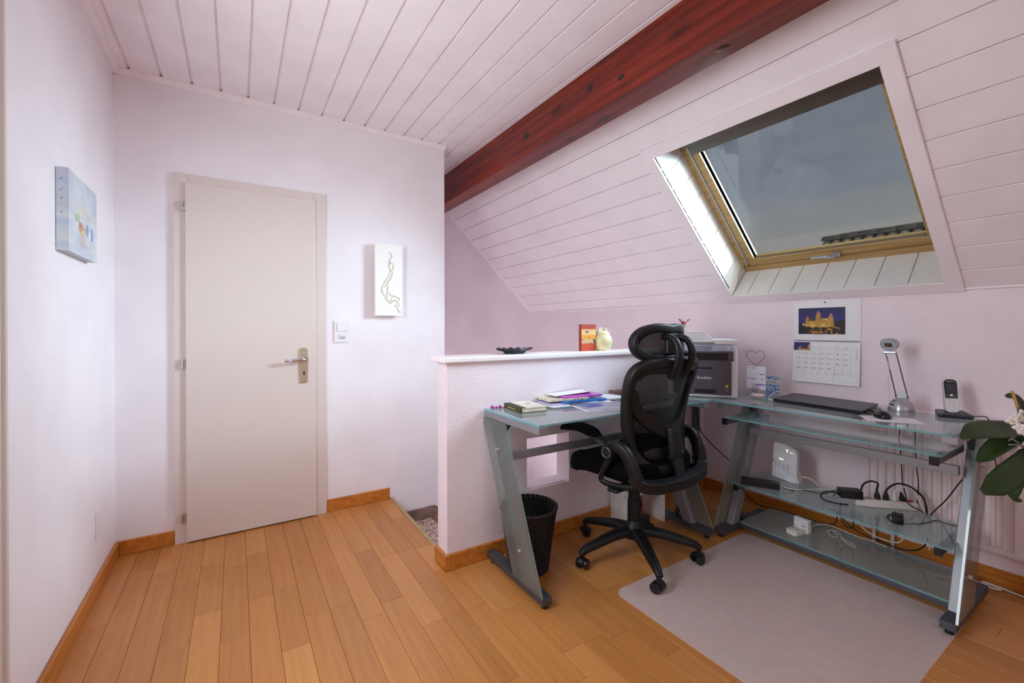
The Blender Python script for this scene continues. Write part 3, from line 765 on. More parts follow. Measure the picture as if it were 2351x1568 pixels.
# backrest surface: y as a function of x and z
def lerp_t(tab, z):
    if z <= tab[0][0]: return tab[0][1]
    for (a, p), (b, q) in zip(tab, tab[1:]):
        if z <= b: return p+(q-p)*(z-a)/(b-a)
    return tab[-1][1]
YC = [(.5, -.215), (.6, -.205), (.7, -.20), (.8, -.205), (.9, -.225), (1.0, -.245), (1.04, -.25)]
YS = [(.5, -.115), (.6, -.095), (.7, -.095), (.8, -.115), (.9, -.145), (1.0, -.185), (1.04, -.20)]
HW = [(.53, .17), (.6, .195), (.7, .212), (.8, .225), (.9, .241), (.98, .25), (1.01, .235), (1.03, .19)]
def by_(x, z):
    c, s_ = lerp_t(YC, z), lerp_t(YS, z); return c+(s_-c)*min(1.2, (abs(x)/.25)**2)
def bp(x, z, o=0): return Vector((x, by_(x, z)+o, z))
half = [(0, 1.034), (.10, 1.036), (.185, 1.030), (.232, 1.008), (.248, .97), (.243, .91), (.232, .83), (.218, .74), (.205, .66), (.19, .60), (.15, .545), (.08, .525), (0, .52)]
loop = half+[(-x, z) for x, z in half[-2:0:-1]]
pts = spl([bp(x, z) for x, z in loop], 4, True)
def rr_(a, b, n=16, e_=.5): return [(a*math.copysign(abs(math.cos(t))**e_, math.cos(t)), b*math.copysign(abs(math.sin(t))**e_, math.sin(t))) for t in [2*math.pi*(i+.5)/n for i in range(n)]]
fr_prof = rr_(.020, .0175)
bf = MB(); bf.sweep(pts, fr_prof, (0, 1, 0), [(1.25, 1.45)]*len(pts), True); bf.build('back_frame', CHAIRB, ch, **L_)
# wide top yoke and the V shaped brace with the spine
def ribbon(m, outer, inner, off=-.004, th=.022):
    """strip between two equally long curves lying in the backrest surface"""
    k = len(outer)
    for o in (off, off-th):
        m.v += [bp(x, z, o) for x, z in outer]+[bp(x, z, o) for x, z in inner]
    for i in range(k-1):
        m.f += [(i, i+1, k+i+1, k+i), (2*k+i, 3*k+i, 3*k+i+1, 2*k+i+1), (i, 2*k+i, 2*k+i+1, i+1), (k+i, k+i+1, 3*k+i+1, 3*k+i)]
    m.f += [(0, k, 3*k, 2*k), (k-1, 3*k-1, 4*k-1, 2*k-1)]; m.mi += [0]*(4*(k-1)+2)
    return m
def c2(pts, n=6): return [(p.x, p.y) for p in spl([(a, b, 0) for a, b in pts], n)]
yk = MB(); ribbon(yk, c2([(-.245, .97), (-.225, 1.015), (-.12, 1.04), (0, 1.04), (.12, 1.04), (.225, 1.015), (.245, .97)]), c2([(-.225, .955), (-.19, .985), (-.10, .985), (0, .972), (.10, .985), (.19, .985), (.225, .955)]), .01, .034)
yk.build('top_yoke', CHAIRB, ch, **L_, bev=.006)
vb = MB()
ribbon(vb, c2([(-.245, .90), (-.235, .84), (-.17, .748), (-.07, .682), (0, .665), (.07, .682), (.17, .748), (.235, .84), (.245, .90)]), c2([(-.215, .91), (-.198, .86), (-.14, .79), (-.06, .74), (0, .728), (.06, .74), (.14, .79), (.198, .86), (.215, .91)]), .006, .028)
vb.build('v_brace', CHAIRB, ch, **L_, bev=.005)
sp_ = MB(); sp_.sweep(spl([(0, -.225, .72), (0, -.235, .66), (0, -.24, .60), (0, -.235, .572)], 4), [(.036, .018), (-.036, .018), (-.043, 0), (-.034, -.020), (.034, -.020), (.043, 0)], (0, 1, 0)); sp_.build('spine', CHAIRB, ch, **L_, bev=.004)
me_ = MB(); me_.grid(lambda u, v: bp((2*u-1)*lerp_t(HW, .70+.29*v)*.95, .70+.29*v, .004), 12, 12); me_.build('back_mesh', MESHB, ch, **L_)
lo = MB(); lo.grid(lambda u, v: bp((2*u-1)*lerp_t(HW, .53+.20*v)*.96, .53+.20*v, .006), 12, 8); lo.build('lumbar_mesh', plain('lumbar_black', (10, 10, 12), .95, spec=.1), ch, **L_)
lp = MB(); lp.sweep(spl([(-.15, -.145, .60), (-.08, -.185, .59), (0, -.195, .588), (.08, -.185, .59), (.15, -.145, .60)], 4), [(.035*math.cos(t), .012*math.sin(t)) for t in [2*math.pi*i/10 for i in range(10)]], (0, 1, 0)); lp.build('lumbar_pad', CHAIRB, ch, **L_)
# armrests, brackets and rear hoop
for s_ in (-1, 1):
    ap = MB(); pts = spl([(s_*.285, .235, .672), (s_*.285, .20, .690), (s_*.285, .12, .700), (s_*.287, .04, .694), (s_*.288, -.012, .678)], 5)
    n_ = len(pts); scl = [(min(1, .35+2.2*min(i, n_-1-i)/n_+.2), min(1, .45+2*min(i, n_-1-i)/n_)) for i in range(n_)]
    ap.sweep(pts, [(.045*math.cos(t), .0215*math.sin(t)) for t in [2*math.pi*i/16 for i in range(16)]], (0, 0, 1), scl); ap.build('arm_pad', FABRIC, ch, **L_, angle=70)
    al = MB(); al.sweep(spl([(s_*.287, .06, .682), (s_*.288, .0, .672), (s_*.29, -.05, .645), (s_*.29, -.085, .622)], 4), [(.022*math.cos(t), .016*math.sin(t)) for t in [2*math.pi*i/12 for i in range(12)]], (0, 0, 1)); arm = al.build('arm_link', CHAIRB, ch, **L_)
    pv = MB(); pv.cyl((s_*.262, -.083, .62), (s_*.318, -.083, .62), .034, n=26); piv = pv.build('arm_pivot', CHAIRB, ch, **L_, bev=.004)
    rg = MB(); rg.tube([(s_*.3185, -.083+.023*math.cos(2*math.pi*i/24), .62+.023*math.sin(2*math.pi*i/24)) for i in range(24)], .0016, 6, True); rg.build('pivot_ring', CHROME, piv, **L_)
    rb = MB(); pts = spl([(s_*.283, -.075, .628), (s_*.285, -.12, .648), (s_*.283, -.165, .632), (s_*.278, -.195, .585), (s_*.27, -.215, .53), (s_*.255, -.225, .49)], 5)
    rb.sweep(pts, rr_(.028, .022), (1, 0, 0), [(1, 1)]*len(pts)); rb.build('arm_bracket', CHAIRB, ch, **L_)
    fl_ = MB(); fl_.sweep(spl([(s_*.283, -.085, .60), (s_*.283, -.05, .545), (s_*.28, -.022, .49), (s_*.275, -.02, .466), (s_*.268, -.06, .455), (s_*.262, -.14, .462), (s_*.255, -.21, .478)], 5), [(.014*math.cos(t), .011*math.sin(t)) for t in [2*math.pi*i/10 for i in range(10)]], (1, 0, 0)); fl_.build('arm_loop', CHAIRB, ch, **L_)
hp = MB(); hp.sweep(spl([(-.272, -.20, .53), (-.258, -.232, .495), (-.20, -.262, .480), (-.10, -.280, .474), (0, -.285, .472), (.10, -.280, .474), (.20, -.262, .480), (.258, -.232, .495), (.272, -.20, .53)], 5), [(.024, .022), (-.026, .030), (-.032, -.004), (-.016, -.030), (.020, -.026)], (0, 0, 1)); hp.build('rear_hoop', CHAIRB, ch, **L_, bev=.004)
pst = MB(); pst.sweep([(0, -.10, .44), (0, -.2, .445), (0, -.28, .47)], [(.05, .012), (-.05, .012), (-.05, -.012), (.05, -.012)], (0, 0, 1)); pst.sweep([(0, -.245, .58), (0, -.262, .53), (0, -.278, .47)], [(.03, .012), (-.03, .012), (-.03, -.012), (.03, -.012)], (0, 1, 0)); pst.build('back_mount', CHAIRB, ch, **L_, bev=.004)
# headrest
def hp_(x, z, o=0): return Vector((x, -.205+.065*(x/.19)**2+o+.15*(z-1.13)*0, z))
hl = [(0, 1.196), (.08, 1.200), (.15, 1.182), (.185, 1.14), (.178, 1.095), (.135, 1.062), (.06, 1.052), (0, 1.052)]
hl = hl+[(-x, z) for x, z in hl[-2:0:-1]]
pts = spl([hp_(x, z) for x, z in hl], 4, True)
hr = MB(); hr.sweep(pts, rr_(.022, .022), (0, 1, 0), [(1.0, 1.1)]*len(pts), True); head = hr.build('headrest_frame', CHAIRB, ch, **L_)
hm = MB(); hm.grid(lambda u, v: hp_((2*u-1)*(.172-.03*(2*v-1)**2), 1.06+.13*v, .004), 12, 6); hm.build('headrest_mesh', MESHH, head, **L_)
hc = MB(); hc.box((-.05, -.235, 1.075), (.05, -.212, 1.175)); hc.build('headrest_carrier', CHAIRB, ch, **L_, bev=.008)
for s_ in (-1, 1):
    hs = MB(); pts = spl([(s_*.045, -.245, .965), (s_*.052, -.272, 1.005), (s_*.055, -.292, 1.05), (s_*.055, -.295, 1.095), (s_*.052, -.275, 1.14), (s_*.046, -.235, 1.158), (s_*.04, -.205, 1.158)], 5)
    hs.sweep(pts, [(.016*math.cos(t), .020*math.sin(t)) for t in [2*math.pi*i/12 for i in range(12)]], (1, 0, 0)); hs.build('headrest_arm', CHAIRB, ch, **L_)
# ================================================================== ON THE WALLS
def clampc(c): return tuple(max(0, min(255, x)) for x in c)
def mixc(a, b, t): t = max(0, min(1, t)); return tuple(x+(y-x)*t for x, y in zip(a, b))
def hash2(i, j): 
    v = math.sin(i*127.1+j*311.7)*43758.5453; return v-math.floor(v)
def vn(x, y):
    i, j = math.floor(x), math.floor(y); f, g = x-i, y-j; f = f*f*(3-2*f); g = g*g*(3-2*g)
    a = hash2(i, j)*(1-f)+hash2(i+1, j)*f; b = hash2(i, j+1)*(1-f)+hash2(i+1, j+1)*f
    return a*(1-g)+b*g
# boat painting: canvas block with wrapped printed sides
def boat(u, v):
    n = vn(u*4, v*5); n2 = vn(u*9+3, v*14+8)
    if v > .52: c = mixc((188, 202, 216), (228, 226, 226), n*1.1); c = mixc(c, (166, 172, 204), max(0, vn(u*3+9, v*4)-.45)*1.6); c = mixc(c, (238, 222, 168), max(0, .75-abs(v-.58)*5)*max(0, vn(u*2+1, 3)-.15)*.9)
    else: c = mixc((186, 202, 218), (214, 222, 226), n2); c = mixc(c, (236, 228, 204), max(0, u-.6)*1.3*n)
    def el(cx, cy, rx, ry): return ((u-cx)/rx)**2+((v-cy)/ry)**2 < 1
    for mx_, top in ((.34, .62), (.44, .66), (.50, .7), (.58, .72), (.66, .6)):
        if abs(u-mx_) < .006 and .38 < v < top: c = (170, 140, 120)
    if el(.28, .47, .10, .05): c = (146, 178, 132)
    if el(.44, .36, .13, .07) and v < .40: c = (196, 128, 84)
    if el(.40, .41, .06, .05): c = (180, 96, 66)
    if el(.41, .46, .05, .02): c = (232, 232, 236)
    if el(.49, .32, .07, .03): c = (232, 196, 112)
    if el(.63, .38, .05, .08): c = (116, 132, 188)
    if el(.80, .36, .06, .09): c = (120, 138, 196)
    if el(.72, .34, .045, .06) or el(.93, .30, .05, .07): c = (238, 238, 240)
    if el(.46, .20, .10, .09): c = mixc(c, (208, 160, 126), .6)
    return mixc(c, mixc((192, 204, 220), (222, 222, 214), n2), .3+.25*vn(u*16, v*13))
pt = thing('painting', 'small canvas painting of sailing boats in a misty harbour on the left wall', 'painting', (XL+.02, 2.36, 1.484))
x1_ = XL+.034
B((XL+.002, 2.175, 1.486), (x1_-.001, 2.548, 1.779)).build('canvas_block', plain('canvas_edge', (192, 208, 214), .8, var=.08), pt, smooth=False)
picture('picture_face', pt, (x1_, 2.174, 1.484), (0, .374, 0), (0, 0, .297), 90, 70, boat, PRINTG)
picture('picture_side', pt, (XL+.002, 2.1745, 1.484), (.032, 0, 0), (0, 0, .297), 6, 60, lambda u, v: boat(.02, v), PRINTG)
m = MB()
for z in (1.74, 1.70, 1.67, 1.62): m.obox((XL+.016, 2.174, z), (.6, 0, .8), (0, 1, 0), (-.8, 0, .6), .004, .0008, .0006)
m.build('staple', STEELD, pt)
# white plaster relief of a dancing figure
fig = [[(.52, .88), (.60, .84), (.55, .80), (.50, .76), (.52, .72)], [(.50, .75), (.62, .73), (.66, .68), (.60, .63), (.52, .64), (.49, .69), (.50, .75)], [(.55, .63), (.50, .57), (.40, .50), (.28, .43), (.22, .37), (.24, .32), (.34, .26), (.42, .21)],
       [(.62, .60), (.55, .52), (.42, .45), (.34, .40)], [(.44, .44), (.43, .36), (.41, .30), (.42, .22)], [(.45, .33), (.56, .28), (.72, .27), (.84, .25), (.88, .22)], [(.42, .21), (.55, .17), (.64, .21), (.74, .22), (.82, .18), (.86, .13)], [(.72, .15), (.78, .12), (.84, .06), (.92, .05)], [(.58, .24), (.54, .19)]]
segs_ = [(a, b) for ln in fig for a, b in zip(ln, ln[1:])]
def fdist(u, v):
    best = 9
    for (ax, ay), (bx_, by2) in segs_:
        dx, dy = (bx_-ax), (by2-ay)*2.55; px_, py_ = u-ax, (v-ay)*2.55
        t = max(0, min(1, (px_*dx+py_*dy)/(dx*dx+dy*dy+1e-9))); best = min(best, math.hypot(px_-t*dx, py_-t*dy))
    return best
FD = {}
def fd(u, v):
    k_ = (round(u*200), round(v*400))
    if k_ not in FD: FD[k_] = fdist(u, v)
    return FD[k_]
rl_ = thing('relief_panel', 'white plaster relief panel with a sketched dancing figure beside the light switch', 'wall art', (.897, YD, 1.29))
B((.802, YD-.062, 1.289), (.994, YD-.036, 1.786)).build('panel', PLASTER, rl_, bev=.002)
B((.83, YD-.036, 1.33), (.966, YD, 1.75)).build('stretcher', plain('raw_wood', (180, 150, 120), .7), rl_, smooth=False)
picture('relief_face', rl_, (.803, YD-.0625, 1.290), (.190, 0, 0), (0, 0, .495), 66, 150,
        lambda u, v: mixc((246, 245, 241), (160, 142, 104), max(0, 1-fd(u, v)/.032)*(.35+.65*vn(u*24, v*40))), printed('relief_paint', .75), lambda u, v: .004*max(0, 1-fd(u, v)/.05)+.0008*vn(u*30, v*70))
# switch with socket
sw = thing('wall_switch', 'white double wall plate with rocker switch above a three pin socket', 'switch', (.597, YD, 1.107))
B((.548, YD-.010, 1.107), (.646, YD, 1.254)).build('plate', WHITE, sw, bev=.004, seg=3)
B((.566, YD-.017, 1.183), (.628, YD-.008, 1.238)).build('rocker', WHITE, sw, bev=.003)
B((.576, YD-.015, 1.150), (.618, YD-.008, 1.172)).build('rocker', WHITE, sw, bev=.003)
m = MB(); m.prism([(.574, 1.140), (.585, 1.131), (.612, 1.131), (.623, 1.140), (.612, 1.149), (.585, 1.149)], lambda u, v, w_: (u, w_, v), YD-.012, YD-.009); sk_ = m.build('socket', LGREY, sw)
m = MB()
for u, v in ((.588, 1.140), (.610, 1.140), (.599, 1.1365)): m.cyl((u, YD-.0126, v), (u, YD-.0115, v), .003, n=10)
m.build('socket_hole', BLACKP, sk_)
tag(MB().box((XL, 2.672, .238), (XL+.008, 2.752, .366)).build('blank_plate', WHITE, bev=.003), 'plain white blank cover plate low on the left wall', 'cover plate')

# calendar
cl_ = thing('wall_calendar', 'spiral wall calendar showing a floodlit castle at night above the month grid', 'calendar', (XK, 1.19, .868))
cy0, cy1 = 1.362, 1.014                                       # left and right edge (Y)
xh, xm, xb = XK-.006, XK-.012, XK-.032                       # page leans away from the wall at the foot
def cpt(u, z):                                              # u 0..1 left to right
    y = cy0+(cy1-cy0)*u
    xx = xh-.006 if z > 1.12 else xm+(xb-xm)*((1.12-z)/.25)
    return Vector((xx, y, z))
m = MB(); m.prism([(xh, 1.122), (xh, 1.362), (XK-.001, 1.362), (XK-.001, 1.122)], lambda u, v, w_: (u, w_, v), cy1, cy0); m.build('upper_leaf', PAPER, cl_, smooth=False)
m = MB(); m.prism([(xm, 1.116), (xb, .868), (xb+.012, .868), (XK-.003, 1.116)], lambda u, v, w_: (u, w_, v), cy1, cy0); m.build('lower_leaf', PAPER, cl_, smooth=False)
sr = MB()
for i in range(44):
    y = cy0-.006+(cy1-cy0+.012)*i/43
    sr.tube([(xh-.002+.006*math.cos(a), y, 1.119+.006*math.sin(a)) for a in [2*math.pi*k/8 for k in range(8)]], .0008, 5, True)
o = sr.build('spiral_binding', STEELD, cl_); 
def castle(u, v):
    c = mixc((44, 40, 128), (22, 22, 62), max(0, (v-.45)*1.7)); c = mixc(c, (30, 34, 110), vn(u*3, v*3)*.5)
    gl = lambda a: mixc((96, 56, 18), (255, 206, 92), a)
    n = vn(u*26, v*20)
    if v < .5+.07*math.sin(u*6+1.2)*(u > .55) and u > .6: c = (14, 14, 26)
    def rect(x0, x1, y0, y1): return x0 < u < x1 and y0 < v < y1
    def cone(cx, hw, y0, y1): return y0 < v < y1 and abs(u-cx) < hw*(1-(v-y0)/(y1-y0))
    if rect(.16, .77, .18, .52): c = gl(.45+.45*vn(u*9, v*6)+.2*(n-.5))
    if rect(.24, .40, .5, .58) : c = mixc((60, 40, 40), (120, 70, 40), n)
    if rect(.17, .24, .28, .60): c = gl(.35+.4*n)
    if cone(.205, .045, .60, .72): c = (150, 96, 70)
    if rect(.385, .50, .16, .72): c = gl(.25+.5*vn(u*14, v*5))
    if cone(.445, .062, .72, .90): c = (176, 128, 104)
    if rect(.66, .755, .2, .63): c = gl(.4+.5*(.5-abs(u-.7)*6))
    if cone(.707, .055, .63, .80): c = (190, 140, 110)
    if rect(.50, .66, .52, .60): c = gl(.55+.3*n)
    if v < .24+.05*vn(u*11, 2): c = mixc((16, 12, 10), (206, 140, 40), max(0, vn(u*18, v*16)-.42)*2.0*(1 if .25 < u < .9 else .3))
    if abs(u-.61-.02*math.sin(v*20)) < .006 and .15 < v < .48: c = (50, 34, 14)
    if u < .14 and v < .4: c = mixc((12, 12, 22), (240, 190, 90), 1 if (abs(u-.12) < .02 and abs(v-.36) < .04) else 0)
    return clampc(c)
picture('castle_photo', cl_, (xh-.0008, cy0-.026, 1.161), (0, -.248, 0), (0, 0, .160), 110, 76, castle, PRINT)
nrm = Vector((-(1.116-.868), 0, -(xm-xb))).normalized(); vdn = Vector((xb-xm, 0, .868-1.116)).normalized()
def lp_(u, t): return Vector((xm, cy0+(cy1-cy0)*u, 1.116))+vdn*(.249*t)+Vector((-.0007, 0, -.0002))
picture('corner_photo', cl_, lp_(.01, .22), (0, (cy1-cy0)*.265, 0), -vdn*.249*.20, 30, 16, lambda u, v: castle(.05+u*.4, .42+v*.5), PRINT)
for c_, day in enumerate(('Lundi', 'Mardi', 'Mercredi', 'Jeudi', 'Vendredi', 'Samedi', 'Dimanche')):
    if c_ > 1: text('weekday', day, .006, lp_(.105+.117*c_, .125), (0, -1, 0), -vdn, INKL, cl_)
for row, days in enumerate(([None]*5+[1, 2], range(3, 10), range(10, 17), range(17, 24), range(24, 29))):
    for c_, dd in enumerate(days):
        if dd: text('day_number', str(dd), .0125, lp_(.105+.117*c_, .175+.118*row), (0, -1, 0), -vdn, INK, cl_)
text('month_title', 'Février 2025', .013, lp_(.955, .28), vdn*-1, (0, 1, 0), INKL, cl_)
ln = MB()
for row in range(6):
    a, b = lp_(.07, .235+.118*row-.06), lp_(.87, .235+.118*row-.06); ln.obox((a+b)/2, (0, 1, 0), vdn, nrm, abs(a.y-b.y)/2, .0003, .0002)
for c_ in range(8):
    a, b = lp_(.065+.117*c_, .12), lp_(.065+.117*c_, .84); ln.obox((a+b)/2, vdn, (0, 1, 0), nrm, .249*.36, .0003, .0002)
for (u0, t0), (u1, t1) in (((.64, .72), (.97, .72)), ((.64, .94), (.97, .94)), ((.64, .72), (.64, .94)), ((.97, .72), (.97, .94))):
    a, b = lp_(u0, t0), lp_(u1, t1); d_ = (b-a); ln.obox((a+b)/2, d_.normalized(), nrm.cross(d_.normalized()), nrm, d_.length/2, .0005, .0002)
ln.build('month_grid', INKL, cl_)
text('note_heading', 'Notes', .007, lp_(.69, .76), (0, -1, 0), -vdn, INKL, cl_)
m = MB(); m.cyl((xh-.001, 1.19, 1.352), (xh-.010, 1.19, 1.353), .0035, n=10); m.build('hook', STEELD, cl_)

# radiator
rd = thing('radiator', 'fluted panel radiator on the knee wall behind the desk', 'radiator', (2.93, .35, .165))
ry0, ry1, rz0, rz1 = -.35, .994, .165, .775
m = MB(); prof_ = []; y = ry1
prof_.append((2.935, ry1))
k_ = 0
y = ry1-.02
while y > ry0+.03:
    prof_ += [(2.935, y), (2.921, y-.006), (2.921, y-.016), (2.935, y-.022)]; y -= .036
prof_.append((2.935, ry0))
nP = len(prof_)
m.v = [Vector((a, b, z)) for z in (rz0+.03, rz1-.03) for a, b in prof_]; m.f = [(i, i+1, nP+i+1, nP+i) for i in range(nP-1)]; m.mi = [0]*(nP-1)
m.build('fluted_panel', RAD, rd, angle=20)
m = MB(); m.box((2.925, ry0, rz1-.03), (2.985, ry1, rz1)); m.box((2.925, ry0, rz0), (2.985, ry1, rz0+.03)); m.build('header', RAD, rd, bev=.006)
m = MB(); m.box((2.936, ry0, rz0+.02), (2.985, ry0+.006, rz1-.02)); m.box((2.936, ry1-.006, rz0+.02), (2.985, ry1, rz1-.02)); m.box((2.965, ry0, rz0+.02), (2.985, ry1, rz1-.02)); m.build('rear_panel', RAD, rd)
for y in (ry1-.05, ry1-.13):
    m = MB(); m.tube([(2.955, y, rz0+.01), (2.955, y, 0)], .009, 10); m.build('pipe', RAD, rd)
vl = MB(); vl.cyl((2.93, ry1+.0, .70), (2.93, ry1+.03, .70), .012, n=14); vv_ = vl.build('valve', STEEL, rd)
vl = MB(); vl.cyl((2.93, ry1+.03, .70), (2.93, ry1+.085, .70), .024, .020, 20); vl.build('thermostat_head', plain('valve_cream', (232, 226, 212), .4), rd, bev=.004)

# ================================================================== ON THE PARAPET
CT = PZ+.03
dish = MB(); dish.lathe([(0, .004), (.055, .004), (.062, 0), (.066, .004), (.075, .014), (.10, .022), (.115, .027), (.112, .030), (.095, .026), (.07, .018), (0, .014)], (1.325, 2.055, CT), 40, False)
for i in range(len(dish.v)):
    p = dish.v[i]; r_ = math.hypot(p.x-1.325, p.y-2.055)
    if r_ > .09: p.z += .005*math.sin(14*math.atan2(p.y-2.055, p.x-1.325))
    if r_ > .05: p.y = 2.055+(p.y-2.055)*.56
tag(dish.build('dish', plain('black_ceramic', (34, 34, 42), .25, var=.1), angle=50), 'shallow dark dish with a wavy rim on the parapet', 'dish')
def blockc(u, v):
    n = vn(u*9, v*14); b = [(0, (186, 66, 34)), (.26, (196, 76, 40)), (.30, (206, 160, 120)), (.42, (216, 176, 130)), (.46, (226, 150, 50)), (.60, (230, 160, 60)), (.64, (226, 190, 140)), (.80, (216, 172, 120)), (.84, (176, 60, 36)), (1, (166, 54, 34))]
    c = b[0][1]
    for (a, p), (q, r_) in zip(b, b[1:]):
        if a <= v <= q: c = mixc(p, r_, (v-a)/(q-a))
    if .3 < v < .42 and n > .6: c = mixc(c, (50, 46, 44), .8)
    if .6 < v < .74 and n > .72: c = mixc(c, (40, 36, 34), .8)
    return mixc(c, (60, 30, 20), max(0, n-.8))
bk_ = thing('painted_block', 'upright wooden block painted in orange and red bands beside the cream cat jar', 'ornament', (1.866, 2.05, CT))
B((1.806, 2.038, CT), (1.926, 2.062, CT+.166)).build('block', plain('block_edge', (150, 56, 34), .6), bk_, smooth=False)
picture('painted_face', bk_, (1.806, 2.0375, CT), (.12, 0, 0), (0, 0, .166), 40, 56, blockc, PRINTG)
ct_ = thing('cat_jar', 'round cream ceramic jar shaped like a sitting cat on the parapet', 'jar', (1.990, 2.045, CT))
CER = plain('cream_ceramic', (238, 232, 186), .25, var=.02)
j_ = MB(); j_.lathe([(0, 0), (.034, 0), (.048, .012), (.060, .040), (.063, .062), (.057, .086), (.046, .100), (0, .101)], (1.990, 2.045, CT), 30, False); j_.build('jar_body', CER, ct_, angle=60)
l_ = MB(); l_.lathe([(.047, .100), (.046, .108), (.040, .118), (.022, .124), (0, .125)], (1.990, 2.045, CT), 30, False)
for dx in (-.028, .030): l_.lathe([(.016, .112), (.010, .128), (.003, .144), (0, .146)], (1.990+dx, 2.045, CT), 12, False)
l_.ball((1.972, 2.042, CT+.136), .011, 10)
l_.build('jar_lid', CER, ct_, angle=60)

# ================================================================== ON THE LEFT DESK
bo = thing('book', 'cream hardcover book with dark olive spine lying on the glass desk', 'book', (1.255, 1.845, GZ), R(-6))
OL = plain('olive_cloth', (74, 68, 34), .6)
bw, bd, bh = .145, .185, .024
B((-bw/2+.004, -bd/2+.003, .003), (bw/2-.003, bd/2-.003, bh-.003)).build('page_block', plain('pages', (232, 228, 214), .8), bo, local=True)
B((-bw/2, -bd/2, 0), (bw/2, bd/2, .003)).build('back_cover', OL, bo, local=True, bev=.001)
cv_ = B((-bw/2, -bd/2, bh-.003), (bw/2, bd/2, bh)).build('front_cover', plain('cream_cover', (232, 230, 216), .5), bo, local=True, bev=.001)
m = MB(); m.box((-bw/2-.006, -bd/2, 0), (-bw/2+.004, bd/2, bh+.0005)); m.box((-bw/2, -bd/2, bh), (-bw/2+.03, bd/2, bh+.0005)); sp2 = m.build('spine', OL, bo, local=True, bev=.002)
m = MB()
for a, b, r_ in ((.015, .01, .016), (.04, .05, .010)): m.lathe([(0, .0006), (r_, .0006), (r_, 0)], (a, b, bh), 12, False)
m.build('cover_print', plain('pink_print', (226, 176, 176), .6), bo, local=True)
m = MB()
for k_, l_h in enumerate((.5, .9, .6, .5, 1, .6, .5, .9, .6, .5)): m.box((-bw/2-.0064, .045-.009*k_-.0028, bh/2-.0035), (-bw/2-.0058, .045-.009*k_+.0028, bh/2-.0035+.007*l_h))
m.build('spine_print', plain('gold_print', (200, 190, 140), .5), bo, local=True)
bd_ = thing('bead_bookmark', 'string of magenta and purple beads lying by the book', 'beads', (1.142, 1.945, GZ))
MG = plain('magenta_bead', (214, 40, 140), .2); PUR = plain('purple_bead', (96, 40, 110), .2); CLB = plain('clear_bead', (226, 206, 226), .1)
st0 = Vector((1.112, 1.957, GZ)); dv = Vector((.060, -.024, 0))
for t, r_, m_ in ((0, .003, CLB), (.12, .0085, MG), (.28, .005, PUR), (.37, .005, CLB), (.46, .006, PUR), (.56, .005, CLB), (.66, .005, PUR), (.80, .0085, MG), (.95, .004, CLB), (1.08, .003, PUR)):
    MB().ball(st0+dv*t+Vector((0, 0, r_)), r_, 12).build('bead', m_, bd_)
MB().tube([st0+dv*-.05+Vector((0, 0, .0055)), st0+dv*1.2+Vector((0, 0, .0055))], .0008, 6).build('thread', PUR, bd_)
def flat(name, label, cat, cx, cy, wdt, dep, z0, z1, rz, mt, group=None, curl=0, bev=.0):
    n = 10
    m = MB(); rot = Matrix.Rotation(R(rz), 3, 'Z')
    def P_(u, v, z): 
        p = rot @ Vector(((u-.5)*wdt, (v-.5)*dep, 0)); return Vector((cx+p.x, cy+p.y, z+curl*((2*v-1)**2)*(u)))
    top = [P_(i/n, j/n, z1) for j in range(n+1) for i in range(n+1)]; bot = [P_(i/n, j/n, z0) for j in range(n+1) for i in range(n+1)]
    k = n+1; ff = []
    for j in range(n):
        for i in range(n): a = j*k+i; ff += [(a, a+1, a+k+1, a+k), (k*k+a, k*k+a+k, k*k+a+k+1, k*k+a+1)]
    for i in range(n):
        for a, b in ((i, i+1), (n*k+i+1, n*k+i), ((i+1)*k, i*k), (i*k+n, (i+1)*k+n)): ff.append((b, a, k*k+a, k*k+b))
    m.add(top+bot, ff)
    return tag(m.build(name, mt), label, cat, group)
GP = 'papers piled on the left desk'
flat('paper_sheet', 'large white sheet lowest under the folder pile on the left desk', 'paper', 1.60, 1.875, .40, .19, GZ+.0004, GZ+.002, -3, PAPER, GP)
BLUEF = plain('blue_film', (30, 112, 190), .2, var=.1); VIO = plain('violet_film', (190, 86, 186), .2, var=.12); LIL = plain('lilac_paper', (186, 176, 214), .5, var=.1); MAGZ = plain('magazine_edge', (206, 194, 176), .5, var=.25, scale=60)
flat('paper_stack', 'stack of pale lilac papers on the left desk under the blue folder', 'papers', 1.575, 1.895, .30, .165, GZ+.002, GZ+.010, -6, LIL, GP)
flat('blue_folder', 'glossy blue plastic folder below the violet one', 'folder', 1.64, 1.885, .29, .165, GZ+.0102, GZ+.020, -4, BLUEF, GP, -.004)
flat('magazine', 'rolled open magazine wedged in the folder pile near the book', 'magazine', 1.545, 1.905, .26, .15, GZ+.0205, GZ+.030, -8, MAGZ, GP)
flat('violet_folder', 'glossy violet plastic folder on the folder pile', 'folder', 1.65, 1.905, .26, .14, GZ+.0305, GZ+.040, -5, VIO, GP, -.004)
flat('paper_sheet', 'white curled paper on top of the folder pile', 'paper', 1.615, 1.925, .26, .10, GZ+.0405, GZ+.0415, -4, PAPER, GP, .010)
flat('paper_sheet', 'white sheets beside the brown box on the left desk', 'paper', 1.86, 1.90, .22, .15, GZ+.0005, GZ+.006, -10, PAPER, GP)
ph_ = thing('photo_print', 'large glossy landscape print lying at the front of the left desk', 'print', (1.66, 1.675, GZ), R(-14))
B((-.17, -.115, .0004), (.17, .115, .002)).build('sheet', PAPER, ph_, local=True)
_pm = ph_.matrix_basis
